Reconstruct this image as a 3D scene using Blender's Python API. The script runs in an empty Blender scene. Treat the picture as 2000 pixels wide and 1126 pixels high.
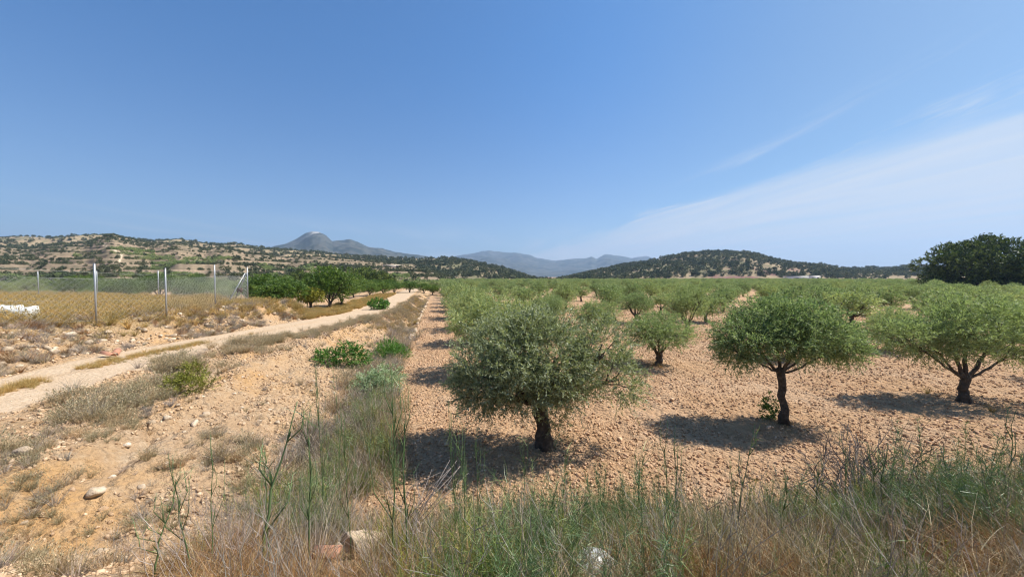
import bpy, math, random
import numpy as np
random.seed(7)
S = bpy.context.scene
COL = S.collection
R_ = math.radians

# ------------------------------------------------------------------ camera, world, sun, exposure
cam = bpy.data.cameras.new('camera'); camo = bpy.data.objects.new('camera', cam); COL.objects.link(camo)
camo.location = (0, 0, 4.0); camo.rotation_euler = (R_(90 - 1.84), 0, 0)
cam.sensor_width = 36; cam.lens = 12.87; cam.clip_start = 0.05; cam.clip_end = 40000
S.camera = camo
SUN = np.array([1.0, 0.22, 1.38]); SUN /= np.linalg.norm(SUN)
EL = math.asin(SUN[2]); AZ = math.atan2(SUN[0], SUN[1])       # azimuth clockwise from +Y
w = bpy.data.worlds.new('World'); S.world = w; w.use_nodes = True
nt = w.node_tree; N = nt.nodes; L = nt.links; N.clear()
def nd(nt, t, **k):
    n = nt.nodes.new(t)
    for a, b in k.items():
        if a.startswith('i_'): n.inputs[int(a[2:])].default_value = b
        else: setattr(n, a, b)
    return n
def mth(nt, op, a, b=None, clamp=False):
    n = nt.nodes.new('ShaderNodeMath'); n.operation = op; n.use_clamp = clamp
    for i, v in enumerate((a, b)):
        if v is None: continue
        if isinstance(v, (int, float)): n.inputs[i].default_value = v
        else: nt.links.new(v, n.inputs[i])
    return n.outputs[0]
def mixc(nt, f, a, b, mode='MIX'):
    n = nt.nodes.new('ShaderNodeMix'); n.data_type = 'RGBA'; n.blend_type = mode
    for s, v in ((0, f), (6, a), (7, b)):
        if isinstance(v, (int, float)): n.inputs[s].default_value = v
        elif isinstance(v, tuple): n.inputs[s].default_value = (*v, 1) if len(v) == 3 else v
        else: nt.links.new(v, n.inputs[s])
    return n.outputs[2]
def maprange(nt, v, a, b, c=0.0, d=1.0, smooth=True):
    n = nt.nodes.new('ShaderNodeMapRange'); n.interpolation_type = 'SMOOTHSTEP' if smooth else 'LINEAR'
    nt.links.new(v, n.inputs[0])
    for i, x in enumerate((a, b, c, d)): n.inputs[i + 1].default_value = x
    return n.outputs[0]
sky = nd(nt, 'ShaderNodeTexSky', sky_type='NISHITA', sun_disc=False, sun_elevation=EL, sun_rotation=AZ,
         altitude=300, air_density=1.0, dust_density=1.2, ozone_density=2.5)
tc = nd(nt, 'ShaderNodeTexCoord'); sp = nd(nt, 'ShaderNodeSeparateXYZ'); L.new(tc.outputs['Generated'], sp.inputs[0])
zc = mth(nt, 'MAXIMUM', sp.outputs[2], 0.02)
cx = mth(nt, 'DIVIDE', sp.outputs[0], zc); cy = mth(nt, 'DIVIDE', sp.outputs[1], zc)
cmb = nd(nt, 'ShaderNodeCombineXYZ'); L.new(cx, cmb.inputs[0]); L.new(cy, cmb.inputs[1])
mp = nd(nt, 'ShaderNodeMapping'); mp.inputs['Scale'].default_value = (1.1, 0.22, 1); mp.inputs['Rotation'].default_value = (0, 0, R_(12)); L.new(cmb.outputs[0], mp.inputs[0])
n1 = nd(nt, 'ShaderNodeTexNoise'); n1.inputs['Scale'].default_value = 1.3; n1.inputs['Detail'].default_value = 7; n1.inputs['Roughness'].default_value = .6; n1.inputs['Distortion'].default_value = .6
L.new(mp.outputs[0], n1.inputs[0])
n2 = nd(nt, 'ShaderNodeTexNoise'); n2.inputs['Scale'].default_value = .55; n2.inputs['Detail'].default_value = 5; L.new(mp.outputs[0], n2.inputs[0])
# the cirrus sheet: a layer whose straight edge runs away from the camera
e = mth(nt, 'ADD', cx, mth(nt, 'MULTIPLY', cy, .15))
e = mth(nt, 'ADD', e, mth(nt, 'MULTIPLY', mth(nt, 'SUBTRACT', n1.outputs[0], .5), 1.1))
sheet = maprange(nt, e, 2.95, 3.85)
inner = maprange(nt, n1.outputs[0], .28, .6, .70, 1.0)
inner = mth(nt, 'MULTIPLY', inner, maprange(nt, n2.outputs[0], .35, .6, .75, 1.0))
sheet = mth(nt, 'MULTIPLY', sheet, inner)
# small wisps in front of the sheet and low in the middle
wx = mth(nt, 'MULTIPLY', maprange(nt, cx, 1.7, 2.3), maprange(nt, n1.outputs[0], .50, .66))
wx = mth(nt, 'MULTIPLY', wx, .8)
lowm = mth(nt, 'MULTIPLY', maprange(nt, sp.outputs[2], .16, .07), maprange(nt, n2.outputs[0], .45, .7))
lowm = mth(nt, 'MULTIPLY', lowm, .45)
m = mth(nt, 'MAXIMUM', mth(nt, 'MAXIMUM', sheet, wx), lowm)
tint = mixc(nt, maprange(nt, sp.outputs[2], .05, .55), (.65, .75, .86), (.36, .72, 1.01))
tint = mixc(nt, maprange(nt, sp.outputs[0], .1, .75), tint, (.50, .66, .74))
skt = mixc(nt, 1.0, sky.outputs[0], tint, 'MULTIPLY')
CLOUD = (4.5, 4.8, 5.25)
colr = mixc(nt, m, skt, CLOUD)
bg = nd(nt, 'ShaderNodeBackground'); bg.inputs[1].default_value = 0.10; L.new(colr, bg.inputs[0])
wo = nd(nt, 'ShaderNodeOutputWorld'); L.new(bg.outputs[0], wo.inputs[0])
sl = bpy.data.lights.new('sun', 'SUN'); sl.energy = 5.0; sl.angle = R_(.53); sl.color = (1, .95, .86)
so = bpy.data.objects.new('sun', sl); COL.objects.link(so)
from mathutils import Vector
so.rotation_euler = Vector(tuple(SUN)).to_track_quat('Z', 'Y').to_euler(); so.location = (30, 10, 60)
vs = S.view_settings; vs.view_transform = 'Standard'; vs.look = 'None'; vs.gamma = 1; vs.use_curve_mapping = False; vs.exposure = 0.68
S.render.engine = 'CYCLES'
S.cycles.max_bounces = 5; S.cycles.diffuse_bounces = 2; S.cycles.glossy_bounces = 1; S.cycles.transmission_bounces = 3
S.cycles.transparent_max_bounces = 4; S.cycles.volume_bounces = 0; S.cycles.use_denoising = True
S.cycles.denoising_prefilter = 'ACCURATE'; S.cycles.caustics_reflective = False; S.cycles.caustics_refractive = False
S.cycles.filter_width = 1.2

# ------------------------------------------------------------------ numpy helpers
rng = np.random.default_rng(11)
def _h(ix, iy, s):
    n = (ix.astype(np.int64) * 374761393 + iy.astype(np.int64) * 668265263 + s * 1442695041) & 0xffffffff
    n = ((n ^ (n >> 13)) * 1274126177) & 0xffffffff
    n = n ^ (n >> 16)
    return (n & 0xffff) / 65535.0
def vn(x, y, s=0):
    x = np.asarray(x, float); y = np.asarray(y, float)
    ix = np.floor(x); iy = np.floor(y); fx = x - ix; fy = y - iy
    fx = fx * fx * (3 - 2 * fx); fy = fy * fy * (3 - 2 * fy)
    a = _h(ix, iy, s); b = _h(ix + 1, iy, s); c = _h(ix, iy + 1, s); d = _h(ix + 1, iy + 1, s)
    return a + (b - a) * fx + (c - a) * fy + (a - b - c + d) * fx * fy
def fbm(x, y, sc, o=4, s=0, g=.5):
    v = 0; a = 1; t = 0
    for i in range(o):
        v = v + a * vn(np.asarray(x) / sc + i * 17.3, np.asarray(y) / sc - i * 9.1, s + i); t += a; a *= g; sc = sc / 2.03
    return v / t
def sst(x, a, b):
    t = np.clip((np.asarray(x, float) - a) / (b - a), 0, 1); return t * t * (3 - 2 * t)
def norm(v): return v / np.maximum(np.linalg.norm(v, axis=-1, keepdims=True), 1e-9)

def mesh(name, V, F, mat=None, attrs=None, smooth=False, parent=None, mi=None, mats=None, link=True):
    """F: list of index arrays (n,k)."""
    me = bpy.data.meshes.new(name)
    F = [f for f in (F if isinstance(F, list) else [F]) if len(f)]
    me.vertices.add(len(V)); me.vertices.foreach_set('co', np.ascontiguousarray(V, np.float32).ravel())
    nl = sum(f.size for f in F); npoly = sum(len(f) for f in F)
    me.loops.add(nl); me.polygons.add(npoly)
    me.loops.foreach_set('vertex_index', np.concatenate([f.ravel() for f in F]).astype(np.int32))
    tot = np.concatenate([np.full(len(f), f.shape[1]) for f in F]).astype(np.int32)
    st = np.concatenate([[0], np.cumsum(tot)[:-1]]).astype(np.int32)
    me.polygons.foreach_set('loop_start', st)
    if smooth: me.polygons.foreach_set('use_smooth', np.ones(npoly, bool))
    for k, a in (attrs or {}).items():
        at = me.attributes.new(k, 'FLOAT', 'POINT'); at.data.foreach_set('value', np.ascontiguousarray(a, np.float32))
    for mm in (mats or ([mat] if mat else [])): me.materials.append(mm)
    if mi is not None: me.polygons.foreach_set('material_index', mi.astype(np.int32))
    me.update(calc_edges=True)
    o = bpy.data.objects.new(name, me)
    if link: COL.objects.link(o)
    if parent: o.parent = parent
    return o
class MB:
    def __init__(s): s.V = []; s.Q = []; s.T = []; s.n = 0; s.A = []
    def add(s, V, Q=None, T=None, tint=.5):
        V = np.asarray(V, float)
        if Q is not None and len(Q): s.Q.append(np.asarray(Q) + s.n)
        if T is not None and len(T): s.T.append(np.asarray(T) + s.n)
        s.V.append(V); s.n += len(V)
        s.A.append(np.broadcast_to(np.asarray(tint, float), (len(V),)).copy())
    def out(s, name, mat, parent=None, smooth=False, link=True):
        F = []
        if s.Q: F.append(np.concatenate(s.Q))
        if s.T: F.append(np.concatenate(s.T))
        return mesh(name, np.concatenate(s.V), F, mat, {'tint': np.concatenate(s.A)}, smooth, parent, link=link)
def tube(mb, P, r, k=6, tint=.5, cap=True, wob=0):
    P = np.asarray(P, float); n = len(P); r = np.broadcast_to(np.asarray(r, float), (n,))
    T = np.gradient(P, axis=0); T = norm(T)
    up = np.array([0, 0, 1.]) if abs(T[0][2]) < .9 else np.array([1., 0, 0])
    X = np.zeros_like(P); x = norm(np.cross(up, T[0]))
    for i in range(n):
        x = x - T[i] * np.dot(x, T[i]); x = norm(x); X[i] = x
    Y = np.cross(T, X); a = np.arange(k) * 2 * math.pi / k
    rr = np.repeat(r[:, None], k, 1)
    if wob: rr = rr * (1 + wob * (rng.random((n, k)) - .5) + wob * .6 * np.sin(a * 3 + 1)[None])
    V = P[:, None] + (X[:, None] * np.cos(a)[None, :, None] + Y[:, None] * np.sin(a)[None, :, None]) * rr[..., None]
    i = np.arange(n - 1)[:, None] * k; j = np.arange(k)[None]; j2 = (j + 1) % k
    Q = np.stack([i + j, i + j2, i + k + j2, i + k + j], -1).reshape(-1, 4)
    V = V.reshape(-1, 3)
    if cap:
        V = np.vstack([V, P[-1] + T[-1] * r[-1] * .5, P[0]]); c = n * k
        TT = np.concatenate([[[(n - 1) * k + a_, (n - 1) * k + (a_ + 1) % k, c] for a_ in range(k)], [[(a_ + 1) % k, a_, c + 1] for a_ in range(k)]])
        mb.add(V, Q, TT, tint)
    else: mb.add(V, Q, None, tint)
def box(mb, c, s, rz=0, tint=.5, jit=0):
    c = np.asarray(c, float); s = np.asarray(s, float) / 2
    v = np.array([[x, y, z] for x in (-1, 1) for y in (-1, 1) for z in (-1, 1)], float) * s
    if jit: v += (rng.random(v.shape) - .5) * jit
    ca, sa = math.cos(rz), math.sin(rz); v = np.stack([v[:, 0] * ca - v[:, 1] * sa, v[:, 0] * sa + v[:, 1] * ca, v[:, 2]], -1) + c
    mb.add(v, [[0, 1, 3, 2], [4, 6, 7, 5], [0, 4, 5, 1], [2, 3, 7, 6], [0, 2, 6, 4], [1, 5, 7, 3]], None, tint)
def leaves(mb, P, D, ln, wd, tint):
    """rhombic leaves at P pointing along D"""
    n = len(P); D = norm(D); A = norm(rng.normal(size=(n, 3))); W = norm(np.cross(D, A)); Nn = np.cross(W, D)
    ln = np.broadcast_to(ln, (n,))[:, None]; wd = np.broadcast_to(wd, (n,))[:, None]
    V = np.stack([P, P + D * ln * .45 + W * wd * .5 + Nn * ln * .05, P + D * ln, P + D * ln * .45 - W * wd * .5 + Nn * ln * .05], 1).reshape(-1, 3)
    mb.add(V, np.arange(4 * n).reshape(n, 4), None, np.repeat(tint, 4))
def blades(mb, P, D, ln, wd, bend, tint, seg=3):
    """n tapered bent ribbons"""
    n = len(P); D = norm(D); W = norm(np.cross(D, norm(rng.normal(size=(n, 3)))))
    ln = np.broadcast_to(ln, (n,)); wd = np.broadcast_to(wd, (n,))
    t = np.linspace(0, 1, seg + 1)
    C = P[:, None] + D[:, None] * (t[None, :, None] * ln[:, None, None]) + bend[:, None] * (t ** 2)[None, :, None] * ln[:, None, None]
    ww = wd[:, None] * (1 - t * .85)[None]
    V = np.stack([C - W[:, None] * ww[..., None] / 2, C + W[:, None] * ww[..., None] / 2], 2).reshape(-1, 3)
    b = np.arange(n)[:, None] * 2 * (seg + 1) + np.arange(seg)[None] * 2
    Q = np.stack([b, b + 1, b + 3, b + 2], -1).reshape(-1, 4)
    mb.add(V, Q, None, np.repeat(tint, 2 * (seg + 1)))
def ico(sub=1):
    import bmesh
    b = bmesh.new(); bmesh.ops.create_icosphere(b, subdivisions=sub, radius=1)
    b.verts.ensure_lookup_table()
    V = np.array([v.co[:] for v in b.verts]); F = np.array([[v.index for v in f.verts] for f in b.faces]); b.free(); return V, F
ICO1, ICO2, ICO3 = ico(1), ico(2), ico(3)
def rock_vf(src, flat=.65, amp=.35, seed=0):
    V, F = src; r = np.random.default_rng(seed)
    V = V.copy()
    for _ in range(14):                                    # chop with random planes: broken stone facets
        n = norm(r.normal(size=3)); d = .5 + .38 * r.random(); k = V @ n
        V = np.where((k > d)[:, None], V - n[None] * (k - d)[:, None], V)
    V *= 1 + amp * .3 * (r.random((len(V), 1)) - .5)
    V *= np.array([1, .6 + .4 * r.random(), flat * (.7 + .6 * r.random())]); return V, F

# ------------------------------------------------------------------ materials
def newmat(name):
    m = bpy.data.materials.new(name); m.use_nodes = True; nt = m.node_tree; b = nt.nodes['Principled BSDF']; return m, nt, b
def attr(nt, n): a = nt.nodes.new('ShaderNodeAttribute'); a.attribute_name = n; return a.outputs['Fac']
def noise(nt, sc, det=4, rough=.55, vec=None, dist=0):
    n = nt.nodes.new('ShaderNodeTexNoise'); n.inputs['Scale'].default_value = sc; n.inputs['Detail'].default_value = det
    n.inputs['Roughness'].default_value = rough; n.inputs['Distortion'].default_value = dist
    if vec is None:
        g = nt.nodes.get('geo') or nt.nodes.new('ShaderNodeNewGeometry'); g.name = 'geo'; vec = g.outputs['Position']
    nt.links.new(vec, n.inputs[0]); return n.outputs[0]
def ramp(nt, f, stops):
    r = nt.nodes.new('ShaderNodeValToRGB'); nt.links.new(f, r.inputs[0]); el = r.color_ramp.elements
    while len(el) < len(stops): el.new(.5)
    for q, (p, c) in zip(el, stops): q.position = p; q.color = (*c, 1)
    return r.outputs[0]
def leafmat(name, cols, back=None, transl=.25, rough=.55, var=.35, spec=.35, tcol=None):
    m, nt, b = newmat(name)
    t = attr(nt, 'tint'); oi = nt.nodes.new('ShaderNodeObjectInfo')
    c = ramp(nt, t, [(i / (len(cols) - 1), k) for i, k in enumerate(cols)])
    f = maprange(nt, oi.outputs['Random'], 0, 1, 1 - var / 2, 1 + var / 2, False)
    cc = nt.nodes.new('ShaderNodeCombineColor')
    nt.links.new(mth(nt, 'POWER', f, 1.5), cc.inputs[0]); nt.links.new(f, cc.inputs[1]); nt.links.new(f, cc.inputs[2])
    c = mixc(nt, 1.0, c, cc.outputs[0], 'MULTIPLY')
    if back:
        g = nt.nodes.new('ShaderNodeNewGeometry'); c = mixc(nt, g.outputs['Backfacing'], c, back)
    nt.links.new(c, b.inputs['Base Color']); b.inputs['Roughness'].default_value = rough; b.inputs['Specular IOR Level'].default_value = spec
    tr = nt.nodes.new('ShaderNodeBsdfTranslucent')
    nt.links.new(mixc(nt, 1.0, c, tcol or (1.25, 1.3, .6), 'MULTIPLY'), tr.inputs[0])
    mx = nt.nodes.new('ShaderNodeMixShader'); mx.inputs[0].default_value = transl
    nt.links.new(b.outputs[0], mx.inputs[1]); nt.links.new(tr.outputs[0], mx.inputs[2])
    nt.links.new(mx.outputs[0], nt.nodes['Material Output'].inputs[0]); return m
M = {}
M['olive'] = leafmat('olive_leaf', [(.095, .125, .045), (.245, .285, .11), (.42, .46, .20)], back=(.34, .39, .19), transl=.38, rough=.5, spec=.28, var=.6, tcol=(1.05, 1.2, .75))
M['olive_grey'] = leafmat('olive_leaf_grey', [(.07, .09, .045), (.19, .23, .12), (.37, .41, .24)], back=(.34, .37, .23), transl=.30, rough=.5, spec=.3)
M['almond'] = leafmat('almond_leaf', [(.05, .10, .02), (.115, .19, .04), (.21, .28, .07)], transl=.34, rough=.5)
M['pine'] = leafmat('pine_needle', [(.02, .042, .012), (.075, .115, .025), (.24, .29, .06)], transl=.1, rough=.6)
M['scrub'] = leafmat('scrub_leaf', [(.05, .062, .034), (.10, .12, .06), (.17, .19, .10)], transl=.1, rough=.7, var=.6)
M['straw'] = leafmat('dry_straw', [(.26, .19, .10), (.42, .33, .19), (.58, .48, .31)], transl=.2, rough=.6, var=.5, tcol=(1.1, 1.0, .8))
M['straw_yellow'] = leafmat('golden_straw', [(.28, .17, .05), (.46, .32, .11), (.60, .46, .19)], transl=.2, rough=.6, var=.4, tcol=(1.1, 1.0, .7))
M['straw_red'] = leafmat('rust_brown_grass', [(.12, .055, .022), (.30, .16, .065), (.48, .33, .14)], transl=.2, rough=.6, var=.5, tcol=(1.2, 1.0, .7))
M['straw_grey'] = leafmat('grey_dead_stems', [(.19, .15, .12), (.34, .28, .23), (.52, .46, .40)], transl=.05, rough=.8, var=.4, tcol=(1, 1, 1))
M['green_grass'] = leafmat('green_grass', [(.05, .09, .025), (.11, .17, .04), (.20, .26, .07)], transl=.3, rough=.5, var=.4)
M['fennel'] = leafmat('fennel_green', [(.07, .12, .05), (.14, .21, .085), (.30, .36, .13)], transl=.15, rough=.4, var=.3)
M['feather_pale'] = leafmat('pale_feather', [(.24, .31, .15), (.40, .48, .26), (.58, .64, .42)], transl=.25, rough=.6)
M['bushgreen'] = leafmat('bush_green', [(.04, .11, .015), (.08, .20, .03), (.16, .30, .05)], transl=.25)
M['yellowbush'] = leafmat('yellow_green_bush', [(.09, .09, .015), (.20, .21, .03), (.36, .36, .06)], transl=.2)

m, nt, b = newmat('bark')
c = ramp(nt, noise(nt, 9, 6, .65), [(.3, (.03, .024, .018)), (.55, (.085, .068, .05)), (.75, (.17, .145, .115))])
nt.links.new(c, b.inputs['Base Color']); b.inputs['Roughness'].default_value = .9
bp = nd(nt, 'ShaderNodeBump'); bp.inputs[0].default_value = .8; bp.inputs[1].default_value = .03; nt.links.new(noise(nt, 26, 4), bp.inputs['Height']); nt.links.new(bp.outputs[0], b.inputs['Normal'])
M['bark'] = m
m, nt, b = newmat('far_rock_bark'); b.inputs['Base Color'].default_value = (.07, .055, .042, 1); b.inputs['Roughness'].default_value = .9; M['bark_plain'] = m

def stonemat(name, a, bb, c3, sc=6):
    m, nt, b = newmat(name); oi = nt.nodes.new('ShaderNodeObjectInfo')
    c = ramp(nt, noise(nt, sc, 5, .6), [(.3, a), (.52, bb), (.75, c3)])
    f = maprange(nt, oi.outputs['Random'], 0, 1, .72, 1.22, False)
    cc = nt.nodes.new('ShaderNodeCombineColor'); nt.links.new(f, cc.inputs[0]); nt.links.new(mth(nt, 'POWER', f, 1.15), cc.inputs[1]); nt.links.new(mth(nt, 'POWER', f, 1.35), cc.inputs[2])
    c = mixc(nt, 1.0, c, cc.outputs[0], 'MULTIPLY')
    nt.links.new(c, b.inputs['Base Color']); b.inputs['Roughness'].default_value = .95; b.inputs['Specular IOR Level'].default_value = .15
    bp = nd(nt, 'ShaderNodeBump'); bp.inputs[0].default_value = .7; bp.inputs[1].default_value = .02; nt.links.new(noise(nt, 40, 3), bp.inputs['Height']); nt.links.new(bp.outputs[0], b.inputs['Normal'])
    return m
M['clod'] = stonemat('field_clod', (.38, .22, .125), (.53, .335, .20), (.66, .47, .33), 9)
M['stone'] = stonemat('pale_limestone', (.34, .25, .165), (.48, .37, .26), (.60, .50, .38), 7)
M['bankclod'] = stonemat('bank_clod', (.33, .21, .12), (.50, .34, .21), (.62, .48, .33), 7)

# ground: one shader driven by the region weights stored on the sheet
m, nt, b = newmat('dry_earth')
A_t, A_b, A_v, A_h, A_p = (attr(nt, k) for k in ('track', 'bank', 'litter', 'terrace', 'plot'))
big = noise(nt, .35, 4, .6); mid = noise(nt, 2.6, 5, .62); fine = noise(nt, 14, 5, .7); vfine = noise(nt, 60, 3, .7)
field = ramp(nt, mid, [(.3, (.48, .285, .155)), (.55, (.58, .365, .21)), (.75, (.65, .44, .275))])
field = mixc(nt, maprange(nt, big, .45, .66, 0, .5), field, (.62, .44, .30)); field = mixc(nt, maprange(nt, big, .46, .3, 0, .45), field, (.42, .25, .145))
bank = ramp(nt, big, [(.32, (.50, .34, .21)), (.5, (.58, .40, .24)), (.64, (.64, .38, .165))])
bank = mixc(nt, maprange(nt, mid, .45, .75, 0, .55), bank, (.66, .54, .39))
track = ramp(nt, mid, [(.3, (.50, .38, .255)), (.7, (.62, .49, .35))])
plot = ramp(nt, mid, [(.3, (.38, .26, .12)), (.7, (.52, .38, .2))])
lit = ramp(nt, fine, [(.3, (.24, .165, .095)), (.5, (.36, .26, .155)), (.7, (.50, .38, .24))])
g = nt.nodes['geo']; spz = nd(nt, 'ShaderNodeSeparateXYZ'); nt.links.new(g.outputs['Position'], spz.inputs[0])
c = mixc(nt, A_b, field, bank); c = mixc(nt, A_t, c, track); c = mixc(nt, A_p, c, plot); c = mixc(nt, mth(nt, 'MULTIPLY', A_v, .9), c, lit)
c = mixc(nt, mth(nt, 'MULTIPLY', maprange(nt, fine, .35, .7, .55, 0), 1), c, (.40, .25, .14), 'MIX')
c = mixc(nt, .35, c, mixc(nt, vfine, (.55, .55, .55), (1.4, 1.4, 1.4)), 'MULTIPLY')
nt.links.new(c, b.inputs['Base Color']); b.inputs['Roughness'].default_value = .95; b.inputs['Specular IOR Level'].default_value = .1
vo = nd(nt, 'ShaderNodeTexVoronoi'); vo.inputs['Scale'].default_value = 9; vo.inputs['Randomness'].default_value = 1; nt.links.new(g.outputs['Position'], vo.inputs[0])
hh = mth(nt, 'ADD', mth(nt, 'MULTIPLY', vo.outputs[0], -.9), mth(nt, 'MULTIPLY', fine, 1.0))
hh = mth(nt, 'MULTIPLY', hh, mth(nt, 'SUBTRACT', 1.0, mth(nt, 'MULTIPLY', A_t, .75)))
bp = nd(nt, 'ShaderNodeBump'); bp.inputs[0].default_value = 1; bp.inputs[1].default_value = .11; nt.links.new(hh, bp.inputs['Height']); nt.links.new(bp.outputs[0], b.inputs['Normal'])
M['earth'] = m

def hillmat(name, soil, soil2, green, gsc, terr=False, rock=None):
    m, nt, b = newmat(name)
    g = nt.nodes.new('ShaderNodeNewGeometry'); g.name = 'geo'
    n1 = noise(nt, gsc, 6, .62); n2 = noise(nt, gsc * 4, 5, .6)
    c = ramp(nt, n2, [(.3, soil), (.7, soil2)])
    veg = mth(nt, 'ADD', attr(nt, 'veg'), mth(nt, 'MULTIPLY', mth(nt, 'SUBTRACT', n1, .5), 2.2))
    if terr:
        mpp = nd(nt, 'ShaderNodeMapping'); mpp.inputs['Scale'].default_value = (.012, .02, .55); nt.links.new(g.outputs['Position'], mpp.inputs[0])
        n3 = noise(nt, 1, 5, .6, mpp.outputs[0])
        n4 = noise(nt, .09, 6, .7); n5 = noise(nt, .35, 4, .7)
        c = mixc(nt, maprange(nt, n3, .42, .6), c, (.27, .20, .13))
        c = mixc(nt, maprange(nt, n3, .54, .64, 0, .8), c, green)
        c = mixc(nt, maprange(nt, n3, .40, .30, 0, .8), c, (.46, .34, .22))
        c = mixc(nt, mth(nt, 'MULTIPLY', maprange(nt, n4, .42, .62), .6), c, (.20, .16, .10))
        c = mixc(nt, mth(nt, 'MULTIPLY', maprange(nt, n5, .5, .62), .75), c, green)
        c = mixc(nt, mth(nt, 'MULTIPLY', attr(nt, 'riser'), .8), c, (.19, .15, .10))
        c = mixc(nt, attr(nt, 'path'), c, (.62, .50, .36))
    f = maprange(nt, mth(nt, 'ADD', veg, mth(nt, 'MULTIPLY', mth(nt, 'SUBTRACT', n2, .5), .8)), .35, .65)
    c = mixc(nt, mth(nt, 'MULTIPLY', f, .85), c, green)
    c = mixc(nt, attr(nt, 'red'), c, (.22, .125, .105))
    if rock: c = mixc(nt, attr(nt, 'rock'), c, ramp(nt, noise(nt, gsc * 5, 5, .7), [(.35, (.22, .21, .19)), (.7, rock)]))
    nt.links.new(c, b.inputs['Base Color']); b.inputs['Roughness'].default_value = 1; b.inputs['Specular IOR Level'].default_value = .05
    return m
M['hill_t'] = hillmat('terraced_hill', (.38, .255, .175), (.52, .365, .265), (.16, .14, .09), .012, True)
M['hill_f'] = hillmat('scrub_hill', (.23, .175, .11), (.34, .26, .165), (.13, .13, .07), .03)
M['mount'] = hillmat('mountain', (.07, .075, .065), (.12, .115, .095), (.03, .042, .036), .006, False, (.5, .48, .44))
def plain(name, c, rough=.6, metal=0, spec=.5):
    m, nt, b = newmat(name); b.inputs['Base Color'].default_value = (*c, 1); b.inputs['Roughness'].default_value = rough; b.inputs['Metallic'].default_value = metal; b.inputs['Specular IOR Level'].default_value = spec
    n = noise(nt, 30, 3); nt.links.new(mixc(nt, .35, c, mixc(nt, n, (.5, .5, .5), (1.5, 1.5, 1.5)), 'MULTIPLY'), b.inputs['Base Color']); return m
M['galv'] = plain('galvanised_steel', (.42, .43, .44), .45, .6)
M['wire'] = plain('fence_wire', (.42, .43, .41), .5, .5)
M['twig'] = leafmat('dark_dead_twigs', [(.05, .04, .033), (.12, .10, .085), (.25, .21, .18)], transl=.02, rough=.9)
M['white'] = plain('white_render', (.78, .77, .74), .8)
M['tileroof'] = plain('clay_tile', (.42, .2, .12), .85)
M['concrete'] = plain('pale_concrete', (.55, .48, .40), .9)
M['sack'] = plain('white_woven_sack', (.55, .55, .52), .7)
M['black'] = plain('dark_void', (.03, .03, .035), .7)
M['rust'] = plain('rusty_plate', (.12, .05, .035), .8)
m, nt, b = newmat('plastic_film'); b.inputs['Base Color'].default_value = (.62, .64, .65, 1); b.inputs['Roughness'].default_value = .3
tr = nd(nt, 'ShaderNodeBsdfTranslucent'); tr.inputs[0].default_value = (.75, .77, .78, 1)
mx = nd(nt, 'ShaderNodeMixShader'); mx.inputs[0].default_value = .35; nt.links.new(b.outputs[0], mx.inputs[1]); nt.links.new(tr.outputs[0], mx.inputs[2]); nt.links.new(mx.outputs[0], nt.nodes['Material Output'].inputs[0]); M['film'] = m

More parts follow.
